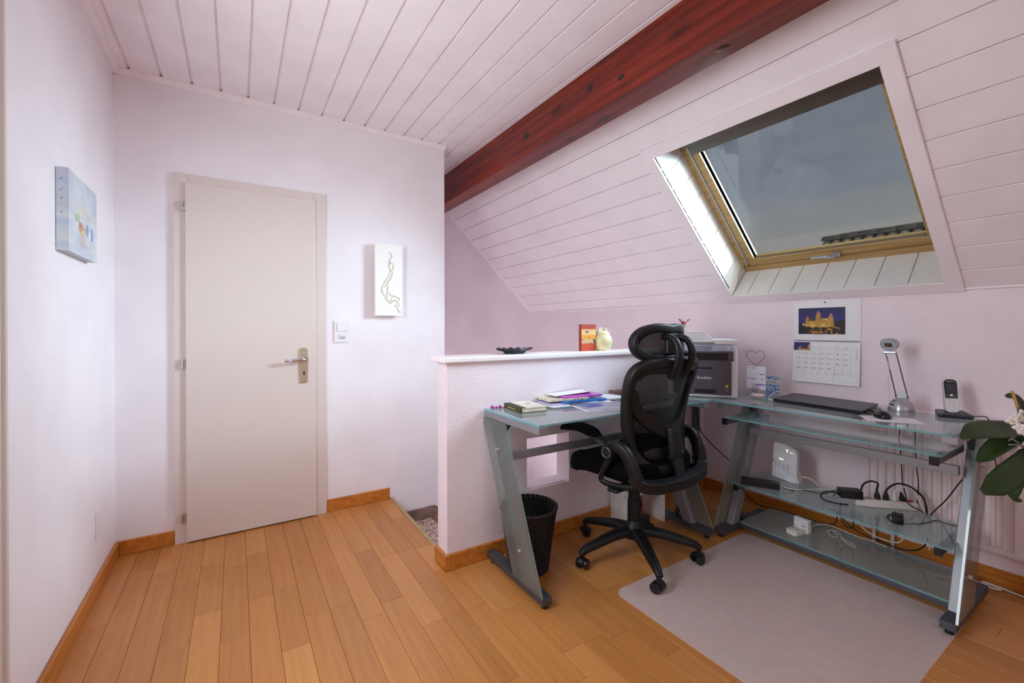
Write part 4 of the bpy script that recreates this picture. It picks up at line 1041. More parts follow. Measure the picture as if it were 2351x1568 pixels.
picture('photo_face', ph_, _pm @ Vector((-.16, -.105, .0024)), _pm.to_3x3() @ Vector((.32, 0, 0)), _pm.to_3x3() @ Vector((0, .21, 0)), 60, 40,
        lambda u, v: mixc(mixc((198, 200, 220), (120, 118, 140), vn(u*7, v*16)*1.1), (34, 80, 160) if u < .5 else (150, 120, 170), max(0, 1-((u-.3)**2*18+(v-.62)**2*24))*.9), printed('photo_gloss', .15))
MB().rbox((2.02, 1.935, GZ+.013), (.10, .06, .026), R(-8))
tag(MB().rbox((2.03, 1.935, GZ+.0135), (.12, .065, .026), R(-8)).build('card_box', plain('brown_card', (112, 76, 80), .6), bev=.002), 'small dark brown box against the parapet behind the chair', 'box')
# open netbook-like sheet of dark prints seen through the chair mesh
flat('dark_print', 'dark glossy catalogue lying on the left desk behind the chair back', 'catalogue', 1.98, 1.72, .30, .20, GZ+.0004, GZ+.004, 8, plain('dark_gloss', (52, 54, 66), .15, var=.4, scale=30))

# ================================================================== WASTE BASKET, STOOL
wb = thing('waste_basket', 'tapered black wicker waste basket under the left desk', 'basket', (1.235, 1.79, 0))
wc = Vector((1.235, 1.79, 0)); hgt = .315
def wr(z): return .095+.045*(z/hgt)
m = MB(); m.lathe([(0, .004), (wr(0)-.004, .004), (wr(0)-.004, .006), (wr(hgt)-.006, hgt-.01), (wr(hgt)-.008, hgt-.01), (wr(0)-.007, .010), (0, .010)], wc, 40, False); m.build('liner', plain('basket_liner', (14, 12, 12), .8), wb)
nst = 34
m = MB()
for i in range(34):
    a = 2*math.pi*i/34; d = Vector((math.cos(a), math.sin(a), 0)); m.tube([wc+d*wr(0)+Vector((0, 0, .004)), wc+d*wr(hgt)+Vector((0, 0, hgt-.005))], .0022, 5)
m.build('stake', WICK, wb)['kind'] = 'stuff'
m = MB(); rows = 46
for r_ in range(rows):
    z = .008+(hgt-.022)*r_/(rows-1); n = 68
    m.tube([wc+Vector((math.cos(2*math.pi*k/n), math.sin(2*math.pi*k/n), 0))*(wr(z)+.0022*(1 if (k+r_) % 2 else -1)*(1 if k % 2 == 0 or True else 0))+Vector((0, 0, z)) for k in range(n)], .0031, 5, True)
m.build('weave', WICK, wb)['kind'] = 'stuff'
for q in (0, 1):
    n = 120; m = MB(); m.tube([wc+Vector((math.cos(2*math.pi*k/n), math.sin(2*math.pi*k/n), 0))*(wr(hgt)+.004*math.cos(k*.9+q*math.pi))+Vector((0, 0, hgt-.004+.004*math.sin(k*.9+q*math.pi))) for k in range(n)], .0044, 6, True); m.build('rim', WICK, wb)
sto = thing('foot_stool', 'small white laminated step stool under the left desk', 'stool', (2.12, 1.875, 0), R(-6))
WL = plain('white_laminate', (226, 222, 220), .4)
B((-.14, -.10, .198), (.14, .09, .216)).build('seat_board', WL, sto, local=True, bev=.001)
for s_ in (-1, 1): B((s_*.14-(.018 if s_ > 0 else 0), -.095, 0), (s_*.14+(0 if s_ > 0 else .018), .088, .198)).build('side_board', WL, sto, local=True, bev=.001)
m = MB()
for y in (-.05, .03): m.cyl((-.1405, y, .18), (-.1395, y, .18), .004, n=10)
m.build('screw', STEELD, sto, local=True)
# ================================================================== ON THE RIGHT DESK
# printer, set diagonally on the corner panel
fr_ = Vector((2.462, 1.425, GZ)); pv_ = Vector((-.58, .815, 0)).normalized(); pn_ = Vector((pv_.y, -pv_.x, 0)).normalized()   # along the front (to its left), into depth
if pn_.x < 0: pn_ = -pn_
PWD, PDP = .385, .36
pr_ = thing('printer', 'grey and white laser printer with brother lettering set diagonally on the desk corner', 'printer', fr_+pv_*PWD/2+pn_*PDP/2)
def PR(u, d, z): return fr_+pv_*u+pn_*d+Vector((0, 0, z+.0015))
def pbox(name, mt, u0, u1, d0, d1, z0, z1, par=None, bev=.004, seg=2):
    m = MB(); m.obox(PR((u0+u1)/2, (d0+d1)/2, (z0+z1)/2), pv_, pn_, (0, 0, 1), (u1-u0)/2, (d1-d0)/2, (z1-z0)/2); return m.build(name, mt, par or pr_, bev=bev, seg=seg)
m = MB(); m.prism([(0, .004), (.018, 0), (.30, 0), (.36, .02), (.36, .255), (.33, .30), (.012, .30), (.006, .20)], lambda u, v, w_: PR(w_, u, v), .0, PWD); m.build('body', LGREY, pr_, bev=.012, seg=3)
pbox('front_panel', GREYP, .032, PWD-.032, -.006, .02, .016, .215, bev=.008)
pbox('output_frame', GREYP, .022, PWD-.022, -.004, .02, .217, .272, bev=.004)
pbox('output_slot', BLACKG, .050, PWD-.05, -.0055, .0, .222, .266, bev=.003)
pbox('upper_door', GREYP, .034, PWD-.034, -.0075, .0, .148, .196, bev=.003)
pbox('grip', BLACKP, .13, .25, -.0085, .0, .168, .184, bev=.006)
pbox('tray_grip', BLACKP, .115, .235, -.0085, .0, .026, .052, bev=.008)
cpn = pbox('control_panel', plain('panel_blue_grey', (166, 176, 194), .25), .024, PWD-.024, -.010, .05, .276, .312, bev=.005)
pbox('display', plain('lcd_grey', (132, 138, 158), .2), .14, .225, -.0125, -.008, .282, .308, cpn, .002)
pbox('button', LGREY, .045, .058, -.013, -.009, .290, .300, cpn, .003)
pbox('scanner_lid', LGREY, .0, PWD, .0, PDP-.01, .314, .345, bev=.008)
pbox('lid_grip', plain('grip_grey', (128, 128, 122), .4), .12, .24, -.002, .01, .318, .330, bev=.004)
m = MB(); m.prism([(.13, .345), (.175, .39), (.19, .395), (PWD-.01, .395), (PWD-.004, .345)], lambda u, v, w_: PR(u, w_, v), .02, .24); m.build('document_feeder', LGREY, pr_, bev=.006)
text('maker_lettering', 'brother', .026, PR(.178, -.0068, .118), -pv_, (0, 0, 1), KEYW, pr_)
m = MB(); m.obox(PR(.058, -.0066, .072), -pv_, (0, 0, 1), -pn_, .007, .007, .0006); m.build('energy_mark', plain('mark_amber', (230, 190, 60), .5), pr_)
m = MB(); m.obox(PR(.058, -.0066, .048), -pv_, (0, 0, 1), -pn_, .006, .006, .0006); m.build('print_mark', plain('mark_grey', (120, 118, 128), .5), pr_)
# rose in a wire spiral holder on the printer
ro_b = PR(.295, .12, .395)
ro = thing('rose_holder', 'tiny dried red rose in a black wire spiral standing on the printer', 'ornament', ro_b)
m = MB(); sp3 = [ro_b+Vector((0, 0, 0)), ro_b+Vector((.001, 0, .014))]+[ro_b+Vector(((.004+.013*t)*math.cos(t*22), (.004+.013*t)*math.sin(t*22), .016+.026*t)) for t in [i/60 for i in range(61)]]; m.tube(sp3, .0011, 6); m.lathe([(0, 0), (.016, 0), (.016, .0015), (0, .0015)], ro_b, 18, False); m.build('wire_spiral', BLACKP, ro)
m = MB(); m.ball(ro_b+Vector((0, 0, .052)), .0125, 12, (1, 1, .85))
for i in range(5): a = i*1.256; m.ball(ro_b+Vector((.008*math.cos(a), .008*math.sin(a), .050)), .008, 8, (1, 1, .8))
m.build('rose', plain('rose_red', (166, 16, 56), .5, var=.2, scale=90), ro)
for a, l in ((-.9, .03), (.2, .024), (2.4, .04), (3.0, .03), (1.3, .03)):
    d = (pv_*math.cos(a)+pn_*.3*math.sin(a)).normalized(); tip = ro_b+Vector((0, 0, .058))+d*l+Vector((0, 0, .016)); m = MB(); m.tube([ro_b+Vector((0, 0, .045)), ro_b+Vector((0, 0, .056))+d*l*.6, tip], .0009, 5)
    for q in (.6, .8, 1): m.ball(ro_b+Vector((0, 0, .047))+(tip-ro_b-Vector((0, 0, .047)))*q, .0024, 6)
    m.build('dry_sprig', plain('sprig', (110, 40, 60), .8), ro)
# stone photo holder with heart wire and planner card
sh = thing('card_holder', 'pink salt stone holder with heart shaped wire carrying a planner card', 'card holder', (2.60, 1.385, GZ))
m = MB(); m.ball((2.60, 1.385, GZ+.016), .016, 18, (1.7, 2.6, 1.0))
for p in m.v:
    p += Vector((.004*vn(p.y*60, p.z*50)-.002, .006*vn(p.x*70, p.z*60)-.003, .004*vn(p.x*50, p.y*50))); p.z = max(p.z, GZ+.0002)
    if p.z > GZ+.026: p.z = GZ+.026+.003*vn(p.x*90, p.y*90)
m.build('stone', plain('pink_stone', (238, 214, 210), .5, var=.04), sh)
hx = 2.612
hpts = [(1.400, .812), (1.401, .90), (1.4065, .970), (1.43, .998), (1.456, 1.024), (1.458, 1.045), (1.444, 1.060), (1.424, 1.062), (1.405, 1.050), (1.386, 1.062), (1.366, 1.062), (1.352, 1.046), (1.355, 1.024), (1.380, .996), (1.400, .972), (1.402, .95)]
m = MB(); m.tube(spl([(hx, y, z) for y, z in hpts], 5), .0012, 6); m.build('heart_wire', BLACKP, sh)
m = MB(); cxy = (1.398, .846); m.tube([(hx-.016, cxy[0]+(.002+.0018*t)*math.cos(t), cxy[1]+(.002+.0018*t)*math.sin(t)) for t in [i*.35 for i in range(36)]]+[(hx-.014, 1.398, .822), (hx-.012, 1.398, .808)], .0012, 6); m.build('spiral_clip', BLACKP, sh)
def planner(u, v):
    c = (238, 238, 246)
    if (int(u*14) % 2 == 0) and (u*14) % 1 < .12: c = (222, 222, 236)
    if (v*12) % 1 < .1: c = (224, 224, 236)
    for y, cols in ((.92, ((.05, .22, (222, 170, 190)), (.24, .5, (130, 180, 200)))), (.66, ((.5, .62, (170, 210, 180)), (.72, .95, (74, 84, 190)))), (.43, ((.05, .25, (206, 150, 200)), (.28, .48, (120, 150, 210)), (.75, .9, (220, 150, 140)))), (.20, ((.25, .45, (220, 160, 170)), (.5, .95, (96, 84, 190))))):
        if abs(v-y) < .022:
            for a, b, cc in cols:
                if a < u < b: c = cc
    if abs(v-.505) < .006: c = (200, 196, 214)
    return c
B((hx-.004, 1.344, .838), (hx-.002, 1.455, .972)).build('planner_card', PAPER, sh, smooth=False)
picture('planner_print', sh, (hx-.0045, 1.455, .838), (0, -.111, 0), (0, 0, .134), 56, 60, planner, PRINT)
# friendship card
fc = thing('greeting_card', 'small blue butterfly greeting card leaning on the knee wall behind the stone', 'card', (2.83, 1.42, GZ))
def bf_(u, v):
    if .55 < v < .82: return (232, 232, 238)
    n = vn(u*12, v*13); n2 = vn(u*22+5, v*20)
    if n > .5: return mixc((70, 110, 180), (150, 180, 220), n2)
    return mixc((214, 224, 238), (170, 196, 226), n2)
m = MB(); m.prism([(2.826, 0), (2.828, 0), (2.842, .112), (2.840, .112)], lambda u, v, w_: (u, w_, GZ+v), 1.375, 1.465); m.build('card', PAPER, fc, smooth=False)
picture('card_print', fc, (2.8255, 1.465, GZ), (0, -.09, 0), (.0140, 0, .112), 40, 50, bf_, PRINT)
text('card_lettering', 'L\'amitié...', .0195, Vector((2.8345, 1.42, GZ+.076)), (0, -1, 0), (.0140, 0, .112), INK, fc)
# laptop
lt = thing('laptop', 'closed black laptop on the right glass desk', 'laptop', (2.69, 1.085, GZ), R(0))
def LT(u, v, z): return Vector((2.535, 1.268, GZ))+Vector((-.045, -.425, 0))*u+Vector((.315, .035, 0))*v*1.0+Vector((0, 0, z))
def lprism(name, mt, z0, z1, i=0.0, bev=.003):
    m = MB(); m.prism([(i, i), (1-i, i), (1-i, 1-i), (i, 1-i)], lambda u, v, w_: LT(u, v, w_), z0, z1); return m.build(name, mt, lt, bev=bev)
lprism('base', BLACKP, .003, .013, .004); lprism('lid', plain('laptop_lid', (38, 36, 48), .35, .3), .0135, .022)
m = MB()
for u, v in ((.06, .1), (.94, .1), (.06, .9), (.94, .9)): m.lathe([(0, 0), (.008, 0), (.008, .004), (0, .004)], LT(u, v, 0), 12, False)
m.build('rubber_foot', RUBBER, lt)
m = MB(); m.obox(LT(.62, .33, .0222), (0, -1, 0), (1, 0, 0), (0, 0, 1), .018, .0015, .0002); m.build('maker_mark', SILVER, lt)
for v in (.22, .42):
    m = MB(); a = LT(1, v, .008); d = Vector((0, -1, 0)); m.obox(a+d*.012, (1, 0, 0), d, (0, 0, 1), .008, .014, .004); m.build('usb_plug', BLACKP, lt, bev=.001)
# papers and mouse
flat('paper_sheet', 'white printed sheet under the mouse on the right desk', 'paper', 2.49, .735, .14, .20, GZ+.0004, GZ+.0010, 32, PAPER)
mo = thing('computer_mouse', 'black wired computer mouse on a white sheet', 'mouse', (2.505, .77, GZ+.0012), R(35))
m = MB(); m.ball((0, 0, .006), .03, 22, (1.65, 1.05, .95))
for p in m.v: p.z = max(p.z, 0)
m.build('mouse_body', BLACKG, mo, local=True, angle=60)
m = MB(); m.tube([(.0, -.003, .0335), (.05, -.003, .0205)], .0012, 5); m.cyl((.02, -.004, .032), (.02, .004, .032), .004, n=10); m.build('scroll_wheel', RUBBER, mo, local=True)
def cable(name, label, pts, r, mt, group='cables around the right desk'):
    return tag(MB().tube(spl(pts, 6), r, 7).build(name, mt), label, 'cable', group)
cable('mouse_cable', 'thin black mouse cable running behind the lamp', [(2.545, .80, GZ+.012), (2.60, .825, GZ+.010), (2.66, .835, GZ+.004), (2.72, .86, GZ+.003), (2.80, .87, GZ+.003)], .0016, RUBBER)
cable('charging_cable', 'white cable curling at the side of the laptop by the stone', [(2.555, 1.262, GZ+.010), (2.56, 1.30, GZ+.008), (2.62, 1.325, GZ+.018), (2.70, 1.335, GZ+.034), (2.765, 1.325, GZ+.030), (2.76, 1.30, GZ+.016), (2.70, 1.315, GZ+.004), (2.66, 1.33, GZ+.003)], .0026, CABLEW)
# desk lamp
lm = thing('desk_lamp', 'silver halogen desk lamp with two telescopic rods and a dome base', 'lamp', (2.79, .783, GZ))
lb = Vector((2.79, .783, GZ))
m = MB(); m.lathe([(0, 0), (.052, 0), (.053, .006), (.050, .022), (.042, .044), (.028, .060), (.012, .066), (0, .067)], lb, 30, False)
m.build('dome_base', SILVER, lm, angle=60)
tdir = Vector((-.75, .45, 0)).normalized()
for name, mt, a, b, h0, h1 in (('switch', BLACKP, .0, .010, .026, .040), ('vent_slot', STEELD, 0, .009, .046, .049), ('vent_slot', STEELD, 0, .008, .053, .056)):
    r0 = .0465 if h0 < .04 else (.0385 if h0 < .05 else .034); c = lb+tdir*r0+Vector((0, 0, (h0+h1)/2)); m = MB(); m.obox(c, Vector((tdir.y, -tdir.x, 0)), (tdir*.75+Vector((0, 0, -.66))*-1).normalized(), tdir, b, (h1-h0)/2, .004); m.build(name, mt, lm, bev=.001)
hw_ = Vector((.1, -1, 0)).normalized()
m = MB(); m.obox(lb+Vector((.012, 0, .075)), hw_, (1, 0, 0), (0, 0, 1), .020, .006, .014); m.build('yoke', plain('clear_grey', (196, 206, 214), .2), lm, bev=.004)
top = Vector((2.785, .822, 1.076))
for s_ in (-1, 1):
    a = lb+hw_*s_*.022+Vector((.012, 0, .068)); b = top+hw_*s_*.020
    m = MB(); m.tube([a, b], .0026, 8); m.cyl(a-hw_*.004, a+hw_*.004, .005, n=12); m.build('rod', STEELD, lm)
hd_ = MB(); hc_ = Vector((2.775, .83, 1.112)); hn = Vector((-.80, .36, -.25)).normalized()    # reflector looks into the room
hu = Vector((hn.y, -hn.x, 0)).normalized(); hv = hn.cross(hu)
nn = 22
for k, (sc, dp) in enumerate(((1, 0), (1.0, -.008), (.93, -.022), (.72, -.036), (.4, -.044), (.02, -.046))):
    hd_.v += [hc_+hu*(.040*sc*math.cos(2*math.pi*i/nn))+hv*(.033*sc*math.sin(2*math.pi*i/nn))+hn*dp for i in range(nn)]
for j in range(5): hd_.f += [(j*nn+i, j*nn+(i+1) % nn, (j+1)*nn+(i+1) % nn, (j+1)*nn+i) for i in range(nn)]
hd_.f += [tuple(range(5*nn, 6*nn))]; hd_.mi = [0]*len(hd_.f); head_ = hd_.build('lamp_head', SILVER, lm, angle=60)
m = MB(); m.add([hc_+hu*(.0395*math.cos(2*math.pi*i/nn))+hv*(.0325*math.sin(2*math.pi*i/nn))-hn*.002 for i in range(nn)], [tuple(range(nn))]); m.build('lamp_face', plain('lamp_face_grey', (176, 184, 200), .4), head_)
m = MB(); m.obox(hc_-hn*.0015, hu, hv, hn, .018, .010, .001); m.build('reflector', plain('reflector', (140, 112, 84), .2, .8), head_)
m = MB(); m.obox(top+Vector((0, .004, -.002)), hw_, Vector((1, 0, 0)), (0, 0, 1), .026, .008, .007); m.build('hinge_bar', SILVER, lm, bev=.003)
ch_ = MB(); c0, c1 = Vector((2.77, .828, 1.062)), Vector((2.765, .822, GZ+.03))
for i in range(22):
    p = c0+(c1-c0)*(i/21)+Vector((.002*math.sin(i), .002*math.cos(i*1.7), 0)); ch_.ball(p, .0056, 7, (1, 1, .75))
ch_.build('bead_chain', plain('crystal', (236, 222, 222), .1), lm)
# cordless phone
pc = Vector((2.80, .600, GZ)); ph = thing('cordless_phone', 'silver and black cordless phone standing in its charging base', 'phone', pc, R(-62))
# local axes: x = to the viewer's right along the front, y = away from the viewer
NAVY = plain('phone_base', (28, 28, 44), .3)
m = MB(); m.prism([(-.054, -.042), (.054, -.042), (.060, -.034), (.050, .046), (.042, .052), (-.042, .052), (-.050, .046), (-.060, -.034)], lambda u, v, w_: (u, v, w_+(.010*(v+.042)/.09 if w_ > .01 else 0)), 0.0005, .017); m.build('charging_base', NAVY, ph, local=True, bev=.004)
m = MB()
for i in range(5): m.lathe([(0, .002), (.0045, .002), (.0045, 0)], (-.034+.017*i, -.026, .0185), 10, False)
m.build('base_button', STEELD, ph, local=True)
tl = Matrix.Rotation(R(-14), 3, 'X')
def HS(u, v, z): 
    p = tl @ Vector((u, v, z)); return Vector((p.x, p.y+.012, p.z+.018))
m = MB(); m.prism([(-.023, .006), (-.025, .02), (-.025, .140), (-.021, .153), (-.010, .158), (.010, .158), (.021, .153), (.025, .140), (.025, .02), (.023, .006), (.012, .001), (-.012, .001)], lambda u, v, w_: HS(u, w_, v), -.011, .011); hs_ = m.build('handset', plain('champagne_silver', (202, 198, 200), .3, .35), ph, local=True, bev=.003)
m = MB(); m.prism([(-.0215, .066), (.0215, .066), (.0225, .138), (.018, .150), (.009, .154), (-.009, .154), (-.018, .150), (-.0225, .138)], lambda u, v, w_: HS(u, w_, v), -.0122, -.0108); m.build('handset_face', BLACKG, hs_, local=True)
m = MB(); m.prism([(-.017, .098), (.017, .098), (.017, .134), (-.017, .134)], lambda u, v, w_: HS(u, w_, v), -.0128, -.0120); m.build('display', plain('phone_lcd', (44, 44, 54), .15), hs_, local=True)
for r_ in range(4):
    for c_ in range(3):
        u, v = -.014+.014*c_, .052-.0125*r_
        m = MB(); m.prism([(u-.0052, v-.0038), (u+.0052, v-.0038), (u+.0052, v+.0038), (u-.0052, v+.0038)], lambda a, b, w_: HS(a, w_, b), -.0125, -.0108); m.build('key', KEYW, hs_, local=True, bev=.001)
m = MB(); m.prism([(.006*math.cos(t), .081+.006*math.sin(t)) for t in [2*math.pi*i/16 for i in range(16)]], lambda a, b, w_: HS(a, w_, b), -.0130, -.0120); m.build('key', SILVER, hs_, local=True)
for u in (-.014, .014):
    m = MB(); m.prism([(u-.004, .079), (u+.004, .079), (u+.004, .083), (u-.004, .083)], lambda a, b, w_: HS(a, w_, b), -.0130, -.0120); m.build('key', STEELD, hs_, local=True)
_w = ph.matrix_basis
text('maker_lettering', 'Panasonic', .0068, _w @ HS(0, -.0126, .1445), _w.to_3x3() @ Vector((1, 0, 0)), _w.to_3x3() @ (tl @ Vector((0, 0, 1))), KEYW, ph)
cable('phone_cable', 'thin black phone cable looping over the right end of the desk', [(2.80, .555, GZ+.006), (2.83, .525, GZ+.012), (2.86, .505, GZ+.010), (2.875, .492, GZ-.03), (2.88, .488, .66), (2.875, .475, .56), (2.88, .48, .50)], .002, RUBBER)

# ================================================================== UNDER THE RIGHT DESK
SZ = .302
# wifi router
rt_ = thing('wifi_router', 'upright white wifi router with small lights on the middle shelf', 'router', (2.735, 1.285, SZ))
RW0, RW1 = Vector((2.71, 1.362, SZ)), Vector((2.715, 1.232, SZ)); rd_ = (RW1-RW0).normalized(); rn_ = Vector((-1, 0, .12)).normalized()
def RT_(u, z, d): return RW0+rd_*u+Vector((.02*z/.2, 0, z))+Vector((d, 0, 0))
ol = [(0, .012), (0, .205), (.004, .211), (.06, .208), (.115, .186), (.128, .172), (.132, .15), (.132, .0), (.10, 0)]
m = MB(); m.prism(ol, lambda u, v, w_: RT_(u, v, w_), 0, .032); m.build('case', plain('router_white', (226, 226, 234), .35), rt_, bev=.005, seg=3)
m = MB(); m.prism([(.075, .0), (.14, .0), (.145, .002), (.132, .06), (.10, .06)], lambda u, v, w_: RT_(u, v, w_), .005, .05); m.build('stand', plain('router_foot', (216, 206, 198), .4), rt_, bev=.003)
LED = glow('led_warm', (255, 236, 190), 3.0)
m = MB()
for u, z in ((.074, .180), (.078, .174), (.082, .178), (.079, .169), (.098, .168), (.106, .166)): m.obox(RT_(u, z, -.0006), rd_, (0, 0, 1), (1, 0, 0), .0016, .0014, .0004)
m.obox(RT_(.049, .121, -.0006), (rd_+Vector((0, 0, -.12))).normalized(), Vector((0, .12, 1)).normalized(), (1, 0, 0), .011, .0016, .0004); m.build('indicator_light', LED, rt_)
m = MB()
for u in (.018, .040, .062, .086):
    for k in range(5): m.obox(RT_(u, .100-.008*k-.12*(u-.02), -.0004), rd_, (0, 0, 1), (1, 0, 0), .0075-.001*(k % 2), .0012, .0003)
m.build('fine_print', plain('print_grey', (150, 148, 160), .6), rt_)
m = MB(); m.obox(RT_(.006, .108, -.0005), rd_, (0, 0, 1), (1, 0, 0), .003, .005, .0004); m.build('brand_mark', plain('mark_red', (120, 40, 50), .5), rt_)
# black power brick on the shelf
def brick(name, label, pa, pb, wd, h, z):
    a, b = Vector((*pa, z)), Vector((*pb, z)); d = (b-a).normalized(); s_ = Vector((-d.y, d.x, 0))
    if s_.x < 0: s_ = -s_
    m = MB(); m.obox((a+b)/2+s_*wd/2+Vector((0, 0, h/2+.0005)), d, s_, (0, 0, 1), (b-a).length/2, wd/2, h/2); return tag(m.build(name, BLACKP, bev=.004), label, 'power adapter')
brick('power_adapter', 'long black power brick at the end of the middle shelf', (2.44, 1.395), (2.527, 1.225), .055, .036, SZ)
# power strip, lying diagonally
p0, p1 = Vector((2.632, .912, SZ)), Vector((2.812, .722, SZ)); sd_ = (p1-p0).normalized(); sn_ = Vector((sd_.y*-1, sd_.x, 0)); sl_ = (p1-p0).length
if sn_.x < 0: sn_ = -sn_
pstp = thing('power_strip', 'white multi socket power strip with red switch on the middle shelf', 'power strip', (p0+p1)/2+sn_*.026)
def PS(u, d, z): return p0+sd_*u+sn_*d+Vector((0, 0, z+.0006))
m = MB(); m.prism([(0, 0), (sl_, 0), (sl_, .036), (.0, .036)], lambda u, v, w_: PS(u, w_, v), 0, .050); m.build('strip_body', plain('strip_white', (232, 224, 216), .4), pstp, bev=.006, seg=3)
for i in range(6):
    u = .030+.036*i; m = MB(); m.lathe([(.014, .0004), (.014, .0012), (.011, .0012), (.010, .0006), (0, .0006)], PS(u, .025, .036), 18, False); m.build('socket', plain('socket_grey', (176, 170, 168), .5) if i == 0 else MATS['socket_grey'], pstp)
m = MB(); m.obox(PS(sl_-.024, .025, .039), sd_, sn_, (0, 0, 1), .011, .008, .004); m.build('rocker_switch', plain('switch_red', (190, 40, 26), .3), pstp, bev=.002)
GPL = 'plugs in the power strip'
def plug(u, mt, label, lean=(0, 0)):
    b = PS(u, .025, .037); m = MB(); up_ = Vector((lean[0], lean[1], 1)).normalized()
    m.cyl(b, b+up_*.018, .0125, .0125, 16); m.cyl(b+up_*.018, b+up_*.034, .011, .007, 16); m.cyl(b+up_*.034, b+up_*.046, .006, .0042, 12)
    return tag(m.build('mains_plug', mt, bev=.0), label, 'plug', GPL), b+up_*.046
_, t1 = plug(.102, RUBBER, 'black mains plug in the power strip nearest the black adapter', (.1, .1))
_, t2 = plug(.138, RUBBER, 'black mains plug in the power strip beside the cream plug', (0, 0))
_, t3 = plug(.174, CABLEW, 'cream mains plug in the middle of the power strip', (0, 0))
_, t4 = plug(.210, RUBBER, 'black mains plug next to the red switch', (-.35, .1))
ad = brick('power_adapter', 'boxy black power adapter resting on the end of the power strip', (2.575, .955), (2.640, .885), .055, .042, SZ+.037)
m = MB(); a_ = Vector((2.56, .97, SZ))
cable('power_cable', 'thick black cable arching from the adapter to its plug', [(2.69, .915, SZ+.06), (2.71, .91, SZ+.095), (2.74, .89, SZ+.112), (2.755, .865, SZ+.105), tuple(t1-Vector((0, 0, .002)))], .0045, RUBBER)
cable('power_cable', 'thick black cable arching over the red switch end', [tuple(t2-Vector((0, 0, .002))), (2.77, .815, SZ+.105), (2.80, .79, SZ+.118), (2.84, .755, SZ+.10), (2.862, .72, SZ+.06), (2.855, .705, SZ+.012), (2.84, .70, SZ-.04)], .0045, RUBBER)
cable('power_cable', 'cream cable rising from the cream plug', [tuple(t3-Vector((0, 0, .002))), (2.785, .785, SZ+.10), (2.81, .765, SZ+.106), (2.835, .74, SZ+.08), (2.835, .72, SZ+.03), (2.82, .705, SZ+.006), (2.815, .69, SZ-.06), (2.84, .69, .12)], .0038, CABLEW)
cable('power_cable', 'thin black cable drooping in front of the power strip', [tuple(t4-Vector((0, 0, .004))), (2.765, .765, SZ+.06), (2.77, .74, SZ+.03), (2.79, .72, SZ+.016), (2.80, .70, SZ+.004)], .0026, RUBBER)
cable('power_cable', 'black cable loop lying between the power brick and the strip', [(2.585, .965, SZ+.055), (2.60, 1.00, SZ+.05), (2.60, 1.045, SZ+.035), (2.585, 1.05, SZ+.012), (2.57, 1.02, SZ+.006), (2.575, .97, SZ+.006), (2.60, .935, SZ+.006)], .004, RUBBER)
cable('network_cable', 'white network cable running along the middle shelf from the power brick', [(2.545, 1.215, SZ+.02), (2.57, 1.19, SZ+.012), (2.63, 1.16, SZ+.006), (2.70, 1.12, SZ+.006), (2.76, 1.07, SZ+.008), (2.775, 1.02, SZ+.006)], .003, CABLEW)
cable('network_cable', 'white cable curling behind the wifi router', [(2.76, 1.235, SZ+.03), (2.775, 1.20, SZ+.035), (2.785, 1.165, SZ+.02), (2.77, 1.14, SZ+.006)], .003, CABLEW)
cable('power_cable', 'black cable winding from the power brick towards the adapter', [(2.548, 1.222, SZ+.014), (2.57, 1.18, SZ+.005), (2.60, 1.19, SZ+.005), (2.64, 1.14, SZ+.005), (2.66, 1.07, SZ+.005), (2.71, 1.05, SZ+.018), (2.73, 1.03, SZ+.02), (2.65, 1.02, SZ+.012), (2.59, .985, SZ+.05)], .0022, RUBBER)
# small charger lying on the shelf with its cord wound around it
cg = thing('wall_charger', 'small black wall charger with its cord wound around it on the shelf', 'charger', (2.553, .728, SZ))
m = MB(); m.rbox((2.553, .728, SZ+.0245), (.026, .040, .048), R(10)); m.build('charger_body', BLACKP, cg, bev=.004)
m = MB()
for dy in (-.009, .009): m.cyl((2.553, .728+dy, SZ+.048), (2.553, .728+dy, SZ+.062), .0022, n=8)
m.build('pin', CHROME, cg)
m = MB()
for k in range(3):
    m.tube(spl([(2.553-.017, .728+.026*math.cos(t)+.004*k, SZ+.024+.020*math.sin(t)*(1 if k else .8)) if math.cos(t) > -2 else 0 for t in [2*math.pi*i/10 for i in range(10)]], 3, True), .0016, 6, True)
m.build('cord', RUBBER, cg)
cable('charger_cable', 'thin black cable snaking along the shelf from the small charger', [(2.54, .705, SZ+.01), (2.60, .69, SZ+.0035), (2.63, .67, SZ+.0035), (2.69, .655, SZ+.0035), (2.74, .64, SZ+.0035), (2.735, .60, SZ+.0035), (2.75, .56, SZ+.0035)], .002, RUBBER)
# white docking charger on the bottom shelf
BZ = .062
hu_ = thing('charging_dock', 'white charging dock with two round wells on the bottom shelf', 'charging dock', (2.65, 1.185, BZ))
DK = plain('dock_white', (232, 224, 214), .4); hd0, hdx, hdy = Vector((2.575, 1.19, BZ)), Vector((.92, -.16, 0)).normalized(), Vector((-.16, -.92, 0)).normalized()*-1
def DKp(u, v, z): return hd0+hdx*u+hdy*v+Vector((0, 0, z+.0006))
m = MB(); m.prism([(0, -.030), (.125, -.030), (.135, -.02), (.135, .02), (.125, .030), (0, .030), (-.008, .02), (-.008, -.02)], lambda u, v, w_: DKp(u, v, w_), 0, .026); m.build('dock_base', DK, hu_, bev=.003)
m = MB(); m.prism([(.078, .0), (.108, .0), (.108, .075), (.078, .075)], lambda u, v, w_: DKp(u, w_, v), -.040, .042); m.build('dock_back', plain('dock_lid', (232, 232, 236), .35), hu_, bev=.005, seg=3)
for v in (-.013, .014):
    m = MB(); m.lathe([(.011, .0004), (.010, .0008), (.0, .0008)], DKp(.035, v, .026), 16, False); m.build('well', plain('well_grey', (176, 164, 152), .5), hu_)
